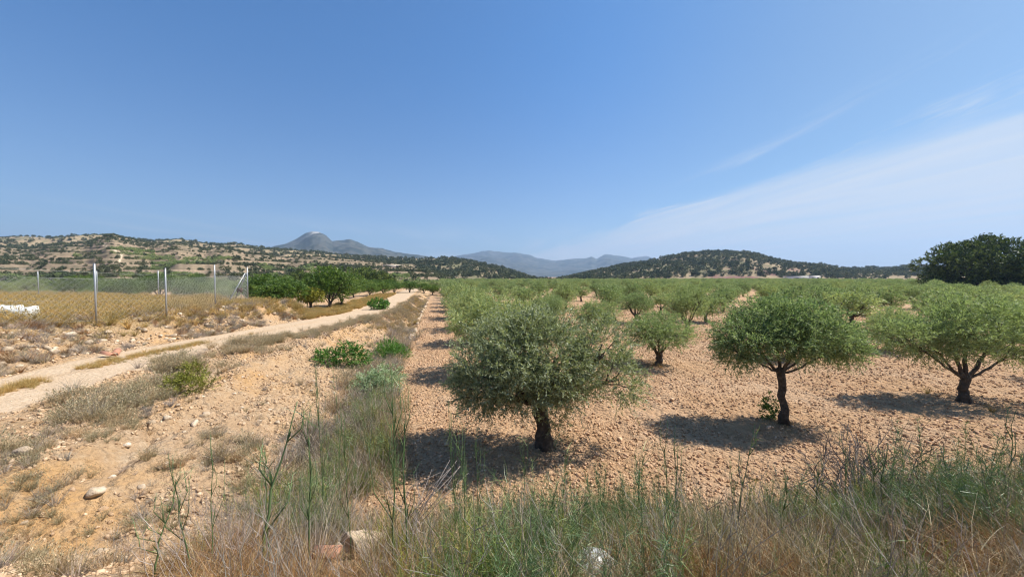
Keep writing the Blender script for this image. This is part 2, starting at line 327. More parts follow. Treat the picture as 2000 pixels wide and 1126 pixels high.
# ------------------------------------------------------------------ tags
def tag(o, label=None, cat=None, group=None, kind=None):
    if label: o['label'] = label
    if cat: o['category'] = cat
    if group: o['group'] = group
    if kind: o['kind'] = kind
    return o
def empty(name, loc, rz=0, sc=1):
    o = bpy.data.objects.new(name, None); COL.objects.link(o); o.location = loc; o.rotation_euler = (0, 0, rz); o.scale = (sc,) * 3 if np.isscalar(sc) else sc
    o.empty_display_size = .3; return o
def put(name, src, parent=None, loc=(0, 0, 0), rot=(0, 0, 0), sc=(1, 1, 1)):
    o = bpy.data.objects.new(name, src.data if hasattr(src, 'data') else src); COL.objects.link(o); o.parent = parent; o.location = loc; o.rotation_euler = rot
    o.scale = (sc,) * 3 if np.isscalar(sc) else sc; return o
def scatter(name, P, rot, scl, protos, idx, **kw):
    """a countless mass: prototypes instanced on points"""
    pc = bpy.data.collections.new(name + '_kinds')
    for p in dict.fromkeys(protos): pc.objects.link(p)
    me = bpy.data.meshes.new(name); me.vertices.add(len(P)); me.vertices.foreach_set('co', np.ascontiguousarray(P, np.float32).ravel())
    me.attributes.new('rot', 'FLOAT_VECTOR', 'POINT').data.foreach_set('vector', np.ascontiguousarray(rot, np.float32).ravel())
    scl = np.asarray(scl); scl = np.repeat(scl[:, None], 3, 1) if scl.ndim == 1 else scl
    me.attributes.new('scl', 'FLOAT_VECTOR', 'POINT').data.foreach_set('vector', np.ascontiguousarray(scl, np.float32).ravel())
    me.attributes.new('idx', 'INT', 'POINT').data.foreach_set('value', idx.astype(np.int32))
    o = bpy.data.objects.new(name, me); COL.objects.link(o)
    g = bpy.data.node_groups.new(name + '_scatter', 'GeometryNodeTree')
    g.interface.new_socket('Geometry', in_out='INPUT', socket_type='NodeSocketGeometry'); g.interface.new_socket('Geometry', in_out='OUTPUT', socket_type='NodeSocketGeometry')
    i = g.nodes.new('NodeGroupInput'); u = g.nodes.new('NodeGroupOutput'); ip = g.nodes.new('GeometryNodeInstanceOnPoints'); ci = g.nodes.new('GeometryNodeCollectionInfo')
    ci.inputs[0].default_value = pc; ci.inputs[1].default_value = True; ci.inputs[2].default_value = True
    def na(n, t):
        a = g.nodes.new('GeometryNodeInputNamedAttribute'); a.data_type = t; a.inputs[0].default_value = n; return a.outputs[0]
    ip.inputs['Pick Instance'].default_value = True
    g.links.new(i.outputs[0], ip.inputs['Points']); g.links.new(ci.outputs[0], ip.inputs['Instance'])
    g.links.new(na('idx', 'INT'), ip.inputs['Instance Index']); g.links.new(na('rot', 'FLOAT_VECTOR'), ip.inputs['Rotation']); g.links.new(na('scl', 'FLOAT_VECTOR'), ip.inputs['Scale'])
    g.links.new(ip.outputs[0], u.inputs[0])
    md = o.modifiers.new('scatter', 'NODES'); md.node_group = g
    return tag(o, kind='stuff', **kw)

# ------------------------------------------------------------------ lie of the land
CAMZ, F_, HOR = 4.0, 715.0, 540.0
def at(px, py, d): return np.array([(px - 1000) / F_ * d, d, CAMZ - (py - HOR) / F_ * d])
def xd(y): return -1.72 - 0.2 * y
def xr(y): return np.interp(y, [0, 8, 10, 13, 17, 22, 26, 30, 36, 43, 60, 100, 160], [-10.6, -11.0, -11.6, -12.3, -12.1, -11.5, -11.0, -10.8, -11.7, -13.4, -17.3, -26, -39])
def xl(y): return xr(y) - 3.45
def xb(y): return np.interp(y, [0, 4, 6, 9.3, 13.4, 20, 25, 30, 36, 43, 60, 100, 160], [-6.6, -7.4, -8.1, -8.2, -9.5, -9.9, -9.9, -10.1, -11.0, -12.6, -16.3, -24.8, -37])
def zt(y): return np.interp(y, [0, 25, 40, 60, 120], [1.0, 1.0, .75, .4, .25])
def plateau(x, y):
    line = 27.5 + np.maximum(-19.5 - x, 0) * .42
    e = 1.2 * (fbm(x, y, 3.0, 3, 5) - .5)
    return sst(xl(y) - x + e, .5, 2.9) * sst(line + 1.3 - y + e, -1.2, 1.2)
def H(x, y, detail=True):
    x = np.asarray(x, float); y = np.asarray(y, float)
    yb = y - .10 * np.maximum(x, 0) - .05 * np.maximum(x - 6, 0)
    front = np.clip(2.4 - .60 * (yb - 1.5), -2, 2.4)
    a = xd(y); bt = xb(y); z1 = zt(y)
    t = np.clip((a - .7 - x) / np.maximum(a - .7 - bt, .05), 0, 1)
    ditch = -.28 * np.exp(-((x - (a - .9)) / .55) ** 2) * sst(y, 3, 9)
    left = (z1 + .05) * (t ** 1.25 * (3 - 2 * t ** 1.25) * .55 + .45 * sst(t, .35, 1.0)) 
    left = np.minimum(left, z1 + .05)
    left = left * (.78 + .22 * sst(t + .10 * (fbm(x, y, .9, 3, 51) - .5), .80, .90)) + ditch
    rut = np.where((x < xr(y)) & (x > xl(y)), -.05, 0)
    left = left + rut + plateau(x, y) * 1.15
    left = left - sst(y, 36, 70) * 0 
    near = np.where(x < a, left, .0 + .04 * np.exp(-((x - a) / .3) ** 2))
    k = 5.0
    z = np.logaddexp(k * near, k * front) / k - np.log(2) / k * np.exp(-np.abs(near - front) * 2)
    z = np.where(front < -1.2, near, z)
    if detail:
        wt = ((x < xr(y)) & (x > xl(y))) * 1.0
        uu = x * .98 + y * .199
        fr_ = sst(x - xd(y), .5, 1.5) * sst(front, -.2, -.9)
        z = z + fr_ * (.035 * np.sin(uu * 7.5 + 2.5 * fbm(x, y, 3, 2, 88)) * sst(fbm(x, y, 4, 2, 89), .3, .6) + .10 * (fbm(x, y, 2.6, 2, 90) - .5))
        rough = .11 * (fbm(x, y, 1.1, 4, 3) - .5) + .07 * (fbm(x, y, .30, 3, 8) - .5)
        bankm = sst(a - x, .4, 1.5) * (1 - wt)
        rill = np.abs(fbm(x * 1.0 + y * .15, y * .8, 1.7, 4, 21) - .5) * 2
        lump = np.abs(fbm(x, y, .55, 3, 44) - .5)
        z = z + rough * (1 - .8 * wt) + bankm * (.32 * (fbm(x, y, 1.5, 4, 13) - .5) - .2 * (1 - rill) ** 4 + .16 * lump)
    return z
def regions(x, y):
    wob = .5 * (fbm(x, y, 1.6, 3, 31) - .5)
    tr = sst(x + wob, xl(y) - .15, xl(y) + .25) * (1 - sst(x + wob, xr(y) - .05, xr(y) + .4))
    mid = np.exp(-((x - (xl(y) + 1.55)) / .3) ** 2) * sst(y, 30, 18) * sst(fbm(x, y, 2.2, 2, 77), .3, .55)
    tr2 = tr * (1 - .5 * mid)
    bk = sst(xd(y) - x + wob, -.1, .4)
    yb = y - .10 * np.maximum(x, 0) - .05 * np.maximum(x - 6, 0)
    frontm = sst(5.9 - yb + wob * 1.5, -.2, 1.0)
    litter = frontm * sst(x + .35 * y, -2.2, .2)
    shoulder = np.exp(-((x - (xr(y) + 1.1)) / .6) ** 2) * .5 * sst(fbm(x, y, 1.3, 3, 55), .35, .55)
    ditchv = np.exp(-((x - (xd(y) - .7)) / .6) ** 2) * .6 * (y < 60)
    pl = np.clip(plateau(x, y) * 1.3 - .2, 0, 1) * sst(fbm(x, y, 3, 3, 41), .25, .5)
    almond = (x < xl(y) - .5) * (y > 27) * (1 - plateau(x, y))
    litter = np.clip(litter + shoulder + ditchv, 0, 1) * (1 - tr2 * .8)
    return tr2, np.clip(np.maximum(bk, frontm * .6), 0, 1) * (1 - almond * .5), litter, pl

# azimuth x distance grid: fine where the photograph looks, out past the horizon
az = np.concatenate([np.linspace(-180, -66, 20)[:-1], np.linspace(-66, -58, 12)[:-1], np.linspace(-58, 58, 640), np.linspace(58, 66, 12)[1:], np.linspace(66, 180, 20)[1:]])
rr = np.concatenate([np.geomspace(.35, 2.0, 16)[:-1], np.geomspace(2.0, 60, 420)[:-1], np.geomspace(60, 160, 60)[:-1], np.geomspace(160, 16000, 40)])
AZg, RRg = np.meshgrid(np.radians(az), rr); X = np.sin(AZg) * RRg; Y = np.cos(AZg) * RRg
Z = H(X, Y); Z = np.where(RRg > 160, -.2 - 0 * X, Z); Z = np.where(Y < 0.2, np.minimum(Z, 2.4), Z)
trk, bnk, lit_, plt_ = regions(X, Y)
na_, nr_ = len(az), len(rr)
idx = np.arange(na_ * nr_).reshape(nr_, na_)
Q = np.stack([idx[:-1, :-1], idx[:-1, 1:], idx[1:, 1:], idx[1:, :-1]], -1)
Vall = np.stack([X, Y, Z], -1).reshape(-1, 3)
xc = X[:-1, :-1] + 0; yc = Y[:-1, :-1]
onT = (xc > xl(yc)) & (xc < xr(yc)) & (yc > -5) & (yc < 110)
ybc = yc - .10 * np.maximum(xc, 0) - .05 * np.maximum(xc - 6, 0)
onR = (ybc < 5.4) & (~onT) & (xc > -5.2 + .0 * yc)
onB = (xc < xd(yc)) & (xc > xr(yc)) & ~onT & ~onR & (yc < 110) & (yc > -5)
onF = (xc >= xd(yc)) & ~onR & (yc > 0) & (RRg[:-1, :-1] < 330)
attrs_full = {'track': trk.ravel(), 'bank': bnk.ravel(), 'litter': lit_.ravel(), 'terrace': np.zeros(X.size), 'plot': plt_.ravel()}
def submesh(name, mask):
    q = Q[mask].reshape(-1, 4); u, inv = np.unique(q, return_inverse=True)
    o = mesh(name, Vall[u], [inv.reshape(-1, 4)], M['earth'], {k: v[u] for k, v in attrs_full.items()}, smooth=True); o['kind'] = 'structure'; return o
G_track = submesh('dirt_track', onT)
G_road = submesh('roadside_bank', onR)
G_bank = submesh('earth_bank', onB)
G_field = submesh('olive_field', onF)
G_ground = submesh('ground', ~(onT | onR | onB | onF))

# ------------------------------------------------------------------ hills
def ridge(name, pts, d0, dp, db, mat, nx=420, nd_=200, zfoot=-.3, amp=.12, gsc=90, power=1.1, terr=0, vegf=None, seed=0, skyamp=2.0, lower=0.0, sn=7, extra=None, terr_step=3.0):
    pts = np.array(pts, float); px = np.linspace(pts[0, 0], pts[-1, 0], nx)
    sky = np.interp(px, pts[:, 0], pts[:, 1])
    # soften the polyline a little, then roughen
    ker = np.hanning(sn); ker /= ker.sum(); sky = lower + np.convolve(np.pad(sky, sn // 2, 'edge'), ker, 'valid') + skyamp * (fbm(px, px * 0 + seed, 22, 5, seed, .65) - .5)
    D0 = d0 if callable(d0) else (lambda p: np.full_like(p, d0)); Dp = dp if callable(dp) else (lambda p: np.full_like(p, dp))
    t = np.concatenate([np.linspace(0, 1, int(nd_ * .82)), 1 + np.linspace(0, 1, nd_ - int(nd_ * .82) + 1)[1:]])
    PX, T = np.meshgrid(px, t); SK = np.broadcast_to(sky, PX.shape)
    D = np.where(T <= 1, D0(PX) + (Dp(PX) - D0(PX)) * T, Dp(PX) + (T - 1) * db)
    Xh = (PX - 1000) / F_ * D; Yh = D
    ztop = CAMZ + (HOR - SK) / F_ * Dp(PX)
    prof = np.where(T <= 1, np.clip(T, 0, 1) ** power, 1 - (T - 1) * .8)
    base = zfoot + (ztop - zfoot) * prof
    n = fbm(Xh, Yh * .55, gsc, 5, seed); rid = 1 - np.abs(2 * n - 1) * 2.0
    env = np.sin(np.clip(T, 0, 1) * math.pi) ** .7 * np.where(T <= 1, 1, 0)
    h = ztop - zfoot
    z = base + h * amp * rid * env + h * amp * .35 * (fbm(Xh, Yh, gsc * .3, 4, seed + 9) - .5) * (env + .12)
    if terr:
        st = terr_step * (1 + .5 * (fbm(Xh, Yh, 120, 2, seed + 3) - .5)); q = z / st; fr = q - np.floor(q)
        zq = (np.floor(q) + np.clip((fr - .72) / .28, 0, 1) ** 1) * st
        tm = terr * sst(fbm(Xh, Yh, 110, 3, seed + 4), .25, .4) * (T < 1.0)
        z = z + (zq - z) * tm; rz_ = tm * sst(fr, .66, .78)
    i = np.arange(PX.size).reshape(PX.shape); QQ = np.stack([i[:-1, :-1], i[:-1, 1:], i[1:, 1:], i[1:, :-1]], -1).reshape(-1, 4)
    at_ = {'veg': (vegf(PX, T, Xh, Yh, z) if vegf else np.full(PX.shape, .4)).ravel(), 'red': np.zeros(PX.size), 'riser': (rz_ if terr else np.zeros(PX.shape)).ravel(), 'rock': np.zeros(PX.size), 'path': np.zeros(PX.size)}
    if extra: 
        for k, v in extra(PX, T, Xh, Yh, z, D).items(): at_[k] = v.ravel()
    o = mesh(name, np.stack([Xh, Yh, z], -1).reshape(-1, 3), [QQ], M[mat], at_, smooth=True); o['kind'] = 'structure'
    return o, (PX, T, Xh, Yh, z, at_['veg'].reshape(PX.shape))

def ppx(D, z): return HOR - (z - CAMZ) / D * F_
def path_extra(PX, T, X_, Y_, z, D):
    py = ppx(D, z); q = np.interp(py, [462, 478, 486, 496, 512, 520], [226, 205, 222, 240, 234, 214])
    return {'path': np.exp(-((PX - q) / 2.0) ** 2) * (py > 476) * (py < 520)}
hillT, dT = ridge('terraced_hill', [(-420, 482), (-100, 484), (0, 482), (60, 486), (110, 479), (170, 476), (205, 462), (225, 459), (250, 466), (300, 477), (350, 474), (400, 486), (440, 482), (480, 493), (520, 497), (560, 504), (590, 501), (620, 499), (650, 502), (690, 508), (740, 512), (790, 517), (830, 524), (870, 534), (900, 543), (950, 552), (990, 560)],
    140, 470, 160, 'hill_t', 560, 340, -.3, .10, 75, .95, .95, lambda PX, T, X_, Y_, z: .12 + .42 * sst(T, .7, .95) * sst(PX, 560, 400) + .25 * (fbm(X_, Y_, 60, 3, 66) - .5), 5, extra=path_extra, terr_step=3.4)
hillF, dF = ridge('wooded_hill', [(-420, 470), (-200, 466), (0, 463), (50, 461), (100, 462), (150, 460), (200, 459), (230, 463), (300, 470), (345, 466), (380, 470), (430, 477), (470, 476), (500, 481), (560, 486), (610, 490), (640, 494), (700, 497), (760, 500), (800, 502), (850, 501), (880, 499), (905, 504), (940, 512), (975, 518), (1010, 530), (1050, 544), (1090, 553), (1130, 562)],
    330, 820, 300, 'hill_f', 480, 170, -.3, .22, 120, 1.15, 0, lambda PX, T, X_, Y_, z: .34 + .2 * sst(PX, 600, 800), 17, lower=3.5)
def red_extra(PX, T, X_, Y_, z, D):
    py = ppx(D, z); r = sst(py, 521, 526) * sst(PX, 1370, 1400) * sst(PX, 1580, 1540) * sst(fbm(X_, Y_, 40, 3, 9), .38, .5)
    return {'red': r}
hillR, dR = ridge('rounded_wooded_hill', [(1060, 556), (1090, 545), (1120, 537), (1160, 526), (1200, 518), (1240, 511), (1290, 503), (1330, 495), (1370, 492), (1410, 491), (1450, 492), (1480, 497), (1500, 503), (1530, 509), (1570, 512), (1610, 515), (1640, 521), (1680, 522), (1700, 520), (1730, 523), (1770, 518), (1810, 520), (1880, 524), (1960, 522), (2060, 527), (2300, 530), (2500, 536)],
    360, 760, 300, 'hill_f', 480, 160, -.3, .22, 110, 1.0, 0, lambda PX, T, X_, Y_, z: .25 + .25 * sst(PX, 1520, 1400) - .08 * sst(T, .3, .08), 29, lower=3.5, extra=red_extra)
def rock_extra(PX, T, X_, Y_, z, D):
    return {'rock': sst(T, .84, .96) * sst(PX, 600, 618) * sst(PX, 652, 640)}
m1, dM1 = ridge('peaked_mountain', [(380, 515), (450, 500), (520, 486), (560, 478), (582, 468), (598, 458), (612, 454), (626, 456), (638, 463), (650, 475), (668, 473), (685, 471), (700, 475), (720, 484), (745, 487), (770, 494), (800, 498), (850, 505), (950, 525), (1020, 545)],
    1500, 3200, 1000, 'mount', 300, 110, -1, .20, 420, 1.2, 0, lambda *a: .5 + 0 * a[0], 41, sn=3, lower=-2, skyamp=2.5, extra=rock_extra)
m2, dM2 = ridge('far_mountain', [(760, 535), (850, 508), (900, 501), (925, 496), (955, 491), (985, 494), (1010, 496), (1035, 501), (1050, 506), (1085, 510), (1110, 507), (1140, 506), (1155, 503), (1165, 508), (1178, 500), (1185, 498), (1215, 502), (1235, 505), (1262, 502), (1290, 510), (1350, 522), (1500, 535)],
    3200, 6800, 1500, 'mount', 320, 110, -2, .22, 800, 1.3, 0, lambda *a: .5 + 0 * a[0], 47, sn=3, lower=-1.5, skyamp=4)

# ------------------------------------------------------------------ haze
mb = MB(); box(mb, (0, 3500, 349), (17000, 10000, 702))
hz = mb.out('haze', None); tag(hz, kind='stuff')
hm = bpy.data.materials.new('thin_haze'); hm.use_nodes = True; nt = hm.node_tree; nt.nodes.clear()
pv = nd(nt, 'ShaderNodeVolumePrincipled'); pv.inputs['Color'].default_value = (.50, .70, 1, 1); pv.inputs['Density'].default_value = 1.35e-4; pv.inputs['Anisotropy'].default_value = .2
ou = nd(nt, 'ShaderNodeOutputMaterial'); nt.links.new(pv.outputs[0], ou.inputs['Volume']); hz.data.materials.append(hm)

# ------------------------------------------------------------------ trees
def crown_mesh(name, lobes, nspray, m_, ln, wd, mat, seed=0, up=.35, gap=.42, tw=True, link=False, shell=.5, spl=.32):
    """leafy sprays through the volume of the lobes; lobes = [(cx,cy,cz,rx,ry,rz)]"""
    r = np.random.default_rng(seed); Lb = np.array(lobes, float)
    vol = (Lb[:, 3] * Lb[:, 4] * Lb[:, 5]) ** .72; k = r.choice(len(Lb), int(nspray * 2.2), p=vol / vol.sum())
    d = norm(r.normal(size=(len(k), 3))); rad = (shell + (1 - shell) * r.random(len(k)) ** .55)
    edge = 1 + .38 * (fbm(d[:, 0] * 2 + k * 3.1, d[:, 1] * 2 + d[:, 2] * 2.7, .8, 3, seed) - .5) * 2
    P = Lb[k, :3] + d * Lb[k, 3:] * (rad * edge)[:, None]
    g = fbm(P[:, 0] + P[:, 2] * .7 + 50, P[:, 1] + P[:, 2] * 1.3 + 50, .62 * Lb[:, 3].mean(), 3, seed + 5)
    keep = g > gap + .03 - .25 * (rad > .93); P, d = P[keep][:nspray], d[keep][:nspray]
    n = len(P); D = norm(d * .8 + np.array([0, 0, up]) + r.normal(size=(n, 3)) * .35)
    sl = spl * (.6 + .8 * r.random(n)); mb = MB()
    j = np.tile(np.arange(m_), n); i = np.repeat(np.arange(n), m_); t = (j + r.random(len(j))) / m_
    cen = P[i] + D[i] * (sl[i] * t)[:, None]; cen[:, 2] -= (t ** 2) * sl[i] * .25
    LD = norm(D[i] * .8 + norm(r.normal(size=(len(i), 3))) * .8)
    leaves(mb, cen, LD, ln * (.7 + .6 * r.random(len(i))), wd * (.7 + .6 * r.random(len(i))), np.clip(.5 + .28 * r.normal(size=n)[i] + .16 * r.normal(size=len(i)), 0, 1))
    if tw: blades(mb, P - D * .05, D, sl, .008, np.tile([[0, 0, -.2]], (n, 1)), np.full(n, .15), 2)
    return mb.out(name, mat, link=link)
def limb(mb, a, b, ra, rb, sag=.1, n=6, k=7, wob=.25, seed=0):
    r = np.random.default_rng(seed); a = np.array(a, float); b = np.array(b, float); t = np.linspace(0, 1, n)[:, None]
    P = a + (b - a) * t + np.array([0, 0, 1]) * sag * np.sin(t * math.pi) * -1 + r.normal(size=(n, 3)) * np.linalg.norm(b - a) * .03 * np.sin(t * math.pi)
    tube(mb, P, ra + (rb - ra) * t[:, 0] ** .8, k, .5, True, wob); return P
def olive_wood(seed, fork, lobes, r0=.17, lean=(0, 0), detail=1):
    r = np.random.default_rng(seed); mb = MB()
    f = np.array([lean[0], lean[1], fork])
    n = 9; t = np.linspace(0, 1, n)[:, None]; P = f * t + np.concatenate([r.normal(size=(n, 2)) * .025, np.zeros((n, 1))], 1); P[0, :2] *= 0; P[0, 2] = -.15
    rad = r0 * (1 + .75 * np.exp(-t[:, 0] * 7) + .12 * t[:, 0])
    tube(mb, P, rad, 12 if detail else 8, .5, True, .32)
    br = []
    for i, l in enumerate(lobes):
        b = MB(); e = np.array(l[:3]) + [0, 0, -.1 * l[5]]; mid = f + (e - f) * .5 + [0, 0, -.05]
        rr_ = r0 * (.62 if i < 3 else .42)
        s0 = f + np.array([0, 0, -.1])
        limb(b, s0, mid, rr_, rr_ * .7, .06, 6, 8, .25, seed + i); limb(b, mid, e, rr_ * .7, rr_ * .35, -.03, 5, 6, .2, seed + 9 + i)
        for q in range(5 if detail else 3):
            dr = norm(r.normal(size=3) + [0, 0, .5]); limb(b, mid + (e - mid) * r.random(), e + dr * np.array(l[3:]) * .75, rr_ * .3, .012, .02, 5, 5, .1, seed + q)
        br.append(b)
    return mb, br
# --- the three nearest trees are built individually
def hero(px, d, label, lobes, fork, r0, lean, nspray, m_, ln, wd, mat, seed, **kw):
    x = (px - 1000) / F_ * d; z = float(H(x, d)); t = empty('olive_tree', (x, d, z)); tag(t, label, 'olive tree', 'olive trees planted in rows in the stony field')
    tr, br = olive_wood(seed, fork, lobes, r0, lean); tr.out('trunk', M['bark'], t, True)
    for b in br: b.out('branch', M['bark'], t, True)
    c = crown_mesh('crown', lobes, nspray, m_, ln, wd, M[mat], seed, link=True, **kw); c.parent = t; return t
# lobes in metres from the trunk's foot
tA = hero(1065, 8.45, 'large silvery olive tree nearest the roadside grass, wide drooping crown with a leafy trunk',
     [(-1.2, .05, 1.75, .95, 1.0, .8), (-.35, -.25, 2.2, .95, 1.0, .9), (.25, .1, 2.2, .75, .9, .85), (1.4, .1, 2.25, .55, .75, .75), (-.95, .3, 2.45, .75, .8, .65), (1.75, .1, 1.65, .42, .6, .6), (.9, 0, 1.7, .45, .5, .5), (-1.5, -.1, 1.4, .6, .7, .5), (-.6, -.5, 1.6, .7, .6, .5), (.3, -.4, 1.7, .6, .5, .5), (-.2, .2, 2.75, .55, .6, .42)],
     1.15, .145, (-.1, 0), 4300, 15, .085, .021, 'olive_grey', 101, gap=.37)
suck = crown_mesh('sucker_shoots', [(.28, -.05, .8, .26, .26, .6), (.0, -.1, 1.0, .22, .25, .35), (.38, .0, 1.25, .38, .3, .3)], 260, 12, .065, .016, M['olive_grey'], 108, gap=.3, shell=.1, spl=.2); COL.objects.link(suck); suck.parent = tA
suck['label'] = 'leafy sucker shoots growing on the trunk'
tB = hero(1540, 9.8, 'olive tree with a flat umbrella-shaped crown on one slim dark trunk',
     [(-1.15, 0, 2.3, .85, .9, .5), (-.35, .2, 2.75, .9, 1.0, .58), (.5, -.1, 2.65, .85, .9, .55), (1.2, .1, 2.35, .75, .8, .48), (1.65, 0, 2.05, .5, .6, .36), (-.1, -.5, 2.3, .8, .7, .4), (-1.5, -.1, 2.0, .45, .6, .36)],
     1.5, .085, (-.16, 0), 3900, 14, .085, .022, 'olive', 211, gap=.36)
tC = hero(1890, 11.7, 'olive tree near the right edge with two limbs forking low from a stout trunk',
     [(1.3, 0, 2.3, 1.25, 1.2, .8), (-.6, .0, 2.2, .95, 1.0, .7), (.3, .2, 2.7, 1.1, 1.1, .75), (-1.3, .1, 1.95, .8, .8, .6), (2.2, 0, 1.8, .9, .9, .6), (-2.1, .1, 2.15, .8, .8, .45)],
     .85, .115, (.02, 0), 3300, 14, .092, .024, 'olive', 307, gap=.36)
tB.scale = (.92, .92, 1); tC.scale = (.9, .9, .98)
# --- prototypes for the rest of the rows
def rand_lobes(r, n=6, R=1.35, zc=2.15, hz_=.75):
    out = []
    for i in range(n):
        a = i * 2 * math.pi / n + r.random() * .7; q = R * (.55 + .45 * r.random())
        out.append((math.cos(a) * q, math.sin(a) * q, zc + (r.random() - .6) * .7, .6 + .38 * r.random(), .6 + .38 * r.random(), hz_ * (.65 + .45 * r.random())))
    out.append((r.normal() * .15, r.normal() * .15, zc + .45, .95, .95, .7)); return out
def proto(seed, nspray, m_, ln, wd, mat, detail=0, **kw):
    r = np.random.default_rng(seed); lb = rand_lobes(r, 6 + seed % 3, 1.25 + .2 * r.random(), 2.0 + .25 * r.random())
    tr, br = olive_wood(seed, .75 + .5 * r.random(), lb[:4 if not detail else 6], .12 + .05 * r.random(), (r.normal() * .1, r.normal() * .1), detail)
    allb = MB()
    for b in [tr] + br:
        for v, a in zip(b.V, b.A): pass
    def merge(bs):
        q = MB()
        for b in bs:
            V = np.concatenate(b.V); q.add(V, np.concatenate(b.Q) if b.Q else None, np.concatenate(b.T) if b.T else None)
        return q
    tk = merge([tr] + br).out('trunk', M['bark'] if detail else M['bark_plain'], smooth=True, link=False)
    cr = crown_mesh('crown', lb, nspray, m_, ln, wd, M[mat], seed, tw=False, **kw); return tk, cr
mids = [proto(500 + i, 2000, 12, .11, .03, 'olive', 1, gap=.37) for i in range(4)]
fars = [proto(600 + i, 800, 9, .18, .058, 'olive', 0, gap=.40, spl=.4) for i in range(6)]
u_ = np.array([.98, .199]); v_ = np.array([-.199, .98])
cand = []
for j in range(0, 44):
    for i in range(0, 44):
        u = 2.42 + 7.1 * i; v = 8.2 + 6.8 * j
        if j == 0 and i < 3: continue
        ju, jv = (rng.random(2) - .5) * (.8 if j < 3 and i < 4 else (2.2 if j < 8 and i < 8 else 4.2))
        if i == 0: ju, jv = 0, jv * .4
        p = u_ * (u + ju * (i > 0)) + v_ * (v + jv)
        if v > 275 or abs(p[0]) > p[1] * 1.48 + 4 or p[1] < 8: continue
        if rng.random() < .03 and j > 3: continue
        if math.hypot(p[0] - 113, p[1] - 90) < 9: continue
        cand.append((math.hypot(*p), i, j, p[0], p[1]))
cand.sort(); ordn = 'first second third fourth fifth sixth seventh eighth ninth tenth eleventh twelfth thirteenth fourteenth fifteenth sixteenth seventeenth eighteenth nineteenth twentieth'.split()
def od(n):
    if n < 20: return ordn[n]
    n += 1; return {2: 'twenty', 3: 'thirty', 4: 'forty'}[n // 10] + ('-' + ordn[n % 10 - 1] if n % 10 else 'th').replace('twentyth', 'twentieth')
GO = 'olive trees planted in rows in the stony field'
for q, (dist, i, j, x, y) in enumerate(cand[:296]):
    tk, cr = (mids[(i * 3 + j * 5) % 4] if dist < 34 else fars[(i * 5 + j * 7) % 6])
    s = .68 + .30 * rng.random(); rz = rng.random() * 6.28; sz = .70 + .28 * rng.random()
    if i == 0: s = .92 + .12 * rng.random(); sz = .90 + .14 * rng.random()
    t = empty('olive_tree', (x, y, float(H(x, y)) - .02), rz, (s, s, sz))
    tag(t, (f'olive tree in the row along the ditch, {od(j)} tree back from the road' if i == 0 else
        f'olive tree, {od(i - 1)} row right of the ditch-side row, {od(j)} tree back from the road'), 'olive tree', GO)
    put('trunk', tk, t); put('crown', cr, t)
rest = cand[296:]
P = np.array([[c[3], c[4], -.05] for c in rest])
trees_rest = scatter('far_olive_trees', P, np.stack([0 * P[:, 0], 0 * P[:, 0], rng.random(len(P)) * 6.28], -1), .64 + .30 * rng.random(len(P)), [f[1] for f in fars], rng.integers(0, 6, len(P)),
        label='mass of far olive trees reaching to the foot of the hills', cat='olive grove')
print('olives', len(cand))

# almond trees left of the track
def almond(seed, R, Hh, n=900, m_=10, ln=.16, wd=.07, mat='almond', fork=.55, r0=.12):
    r = np.random.default_rng(seed); lb = []
    for i in range(7):
        a = i * .9 + r.random(); q = R * .55 * r.random() ** .5
        lb.append((math.cos(a) * q, math.sin(a) * q, Hh * (.45 + .33 * r.random()), R * (.42 + .2 * r.random()), R * (.42 + .2 * r.random()), Hh * (.18 + .08 * r.random())))
    lb.append((0, 0, Hh * .8, R * .5, R * .5, Hh * .2))
    tr, br = olive_wood(seed, fork, lb[:5], r0, (r.normal() * .1, 0), 0); q = MB()
    for b in [tr] + br:
        q.add(np.concatenate(b.V), np.concatenate(b.Q), np.concatenate(b.T))
    return q.out('trunk', M['bark_plain'], smooth=True, link=False), crown_mesh('crown', lb, n, m_, ln, wd, M[mat], seed, tw=False, gap=.36, up=.5)
alm = [almond(700 + i, 2.3, 3.6, 1300) for i in range(4)]
yel = almond(720, 1.3, 2.2, 600, mat='yellowbush')
def plant_tree(px, py_base, d, Ht, pr, label, cat='almond tree', name='almond_tree', base=3.6, group='almond trees left of the dirt track', wide=1.0):
    x = (px - 1000) / F_ * d; z = float(H(x, d)); s = Ht / base
    t = empty(name, (x, d, z), rng.random() * 6.28, (s * wide, s * wide, s)); tag(t, label, cat, group); put('trunk', pr[0], t); put('crown', pr[1], t); return t
plant_tree(552, 612, 31.5, 2.95, alm[0], 'low spreading almond tree at the end of the fence mound', wide=1.25)
plant_tree(606, 605, 33.0, 1.9, yel, 'small yellow-green almond tree beside the tilled almond plot', base=2.2)
plant_tree(643, 602, 36.0, 4.1, alm[1], 'tallest dark green almond tree with a bare trunk beside the track')
plant_tree(666, 598, 40.0, 3.2, alm[2], 'slim almond tree just right of the tallest almond')
plant_tree(628, 590, 50.0, 3.6, alm[2], 'almond tree behind the tallest almond')
plant_tree(520, 600, 37.0, 3.4, alm[1], 'almond tree partly hidden behind the mound at the corner post', wide=1.2)
plant_tree(505, 600, 45.0, 3.2, alm[2], 'almond tree behind the corner fence post', wide=1.3)
k = 0
for d, n in ((47, 7), (56, 8), (66, 9), (78, 9), (92, 8)):
    for i in range(n):
        px = -40 + (560) * (i + rng.random() * .7) / n
        k += 1
        if rng.random() < .2: continue
        plant_tree(px, 0, d + rng.random() * 5, (2.2 + 1.9 * rng.random()) * (.8 if d < 50 else 1.0), (alm + [mids[0], mids[1], fars[2]])[int(rng.integers(7))], f'green almond tree in the {od({47:0,56:1,66:2,78:3,92:4}[d])} row beyond the fenced plot, {od(i)} from the left', wide=1.2)
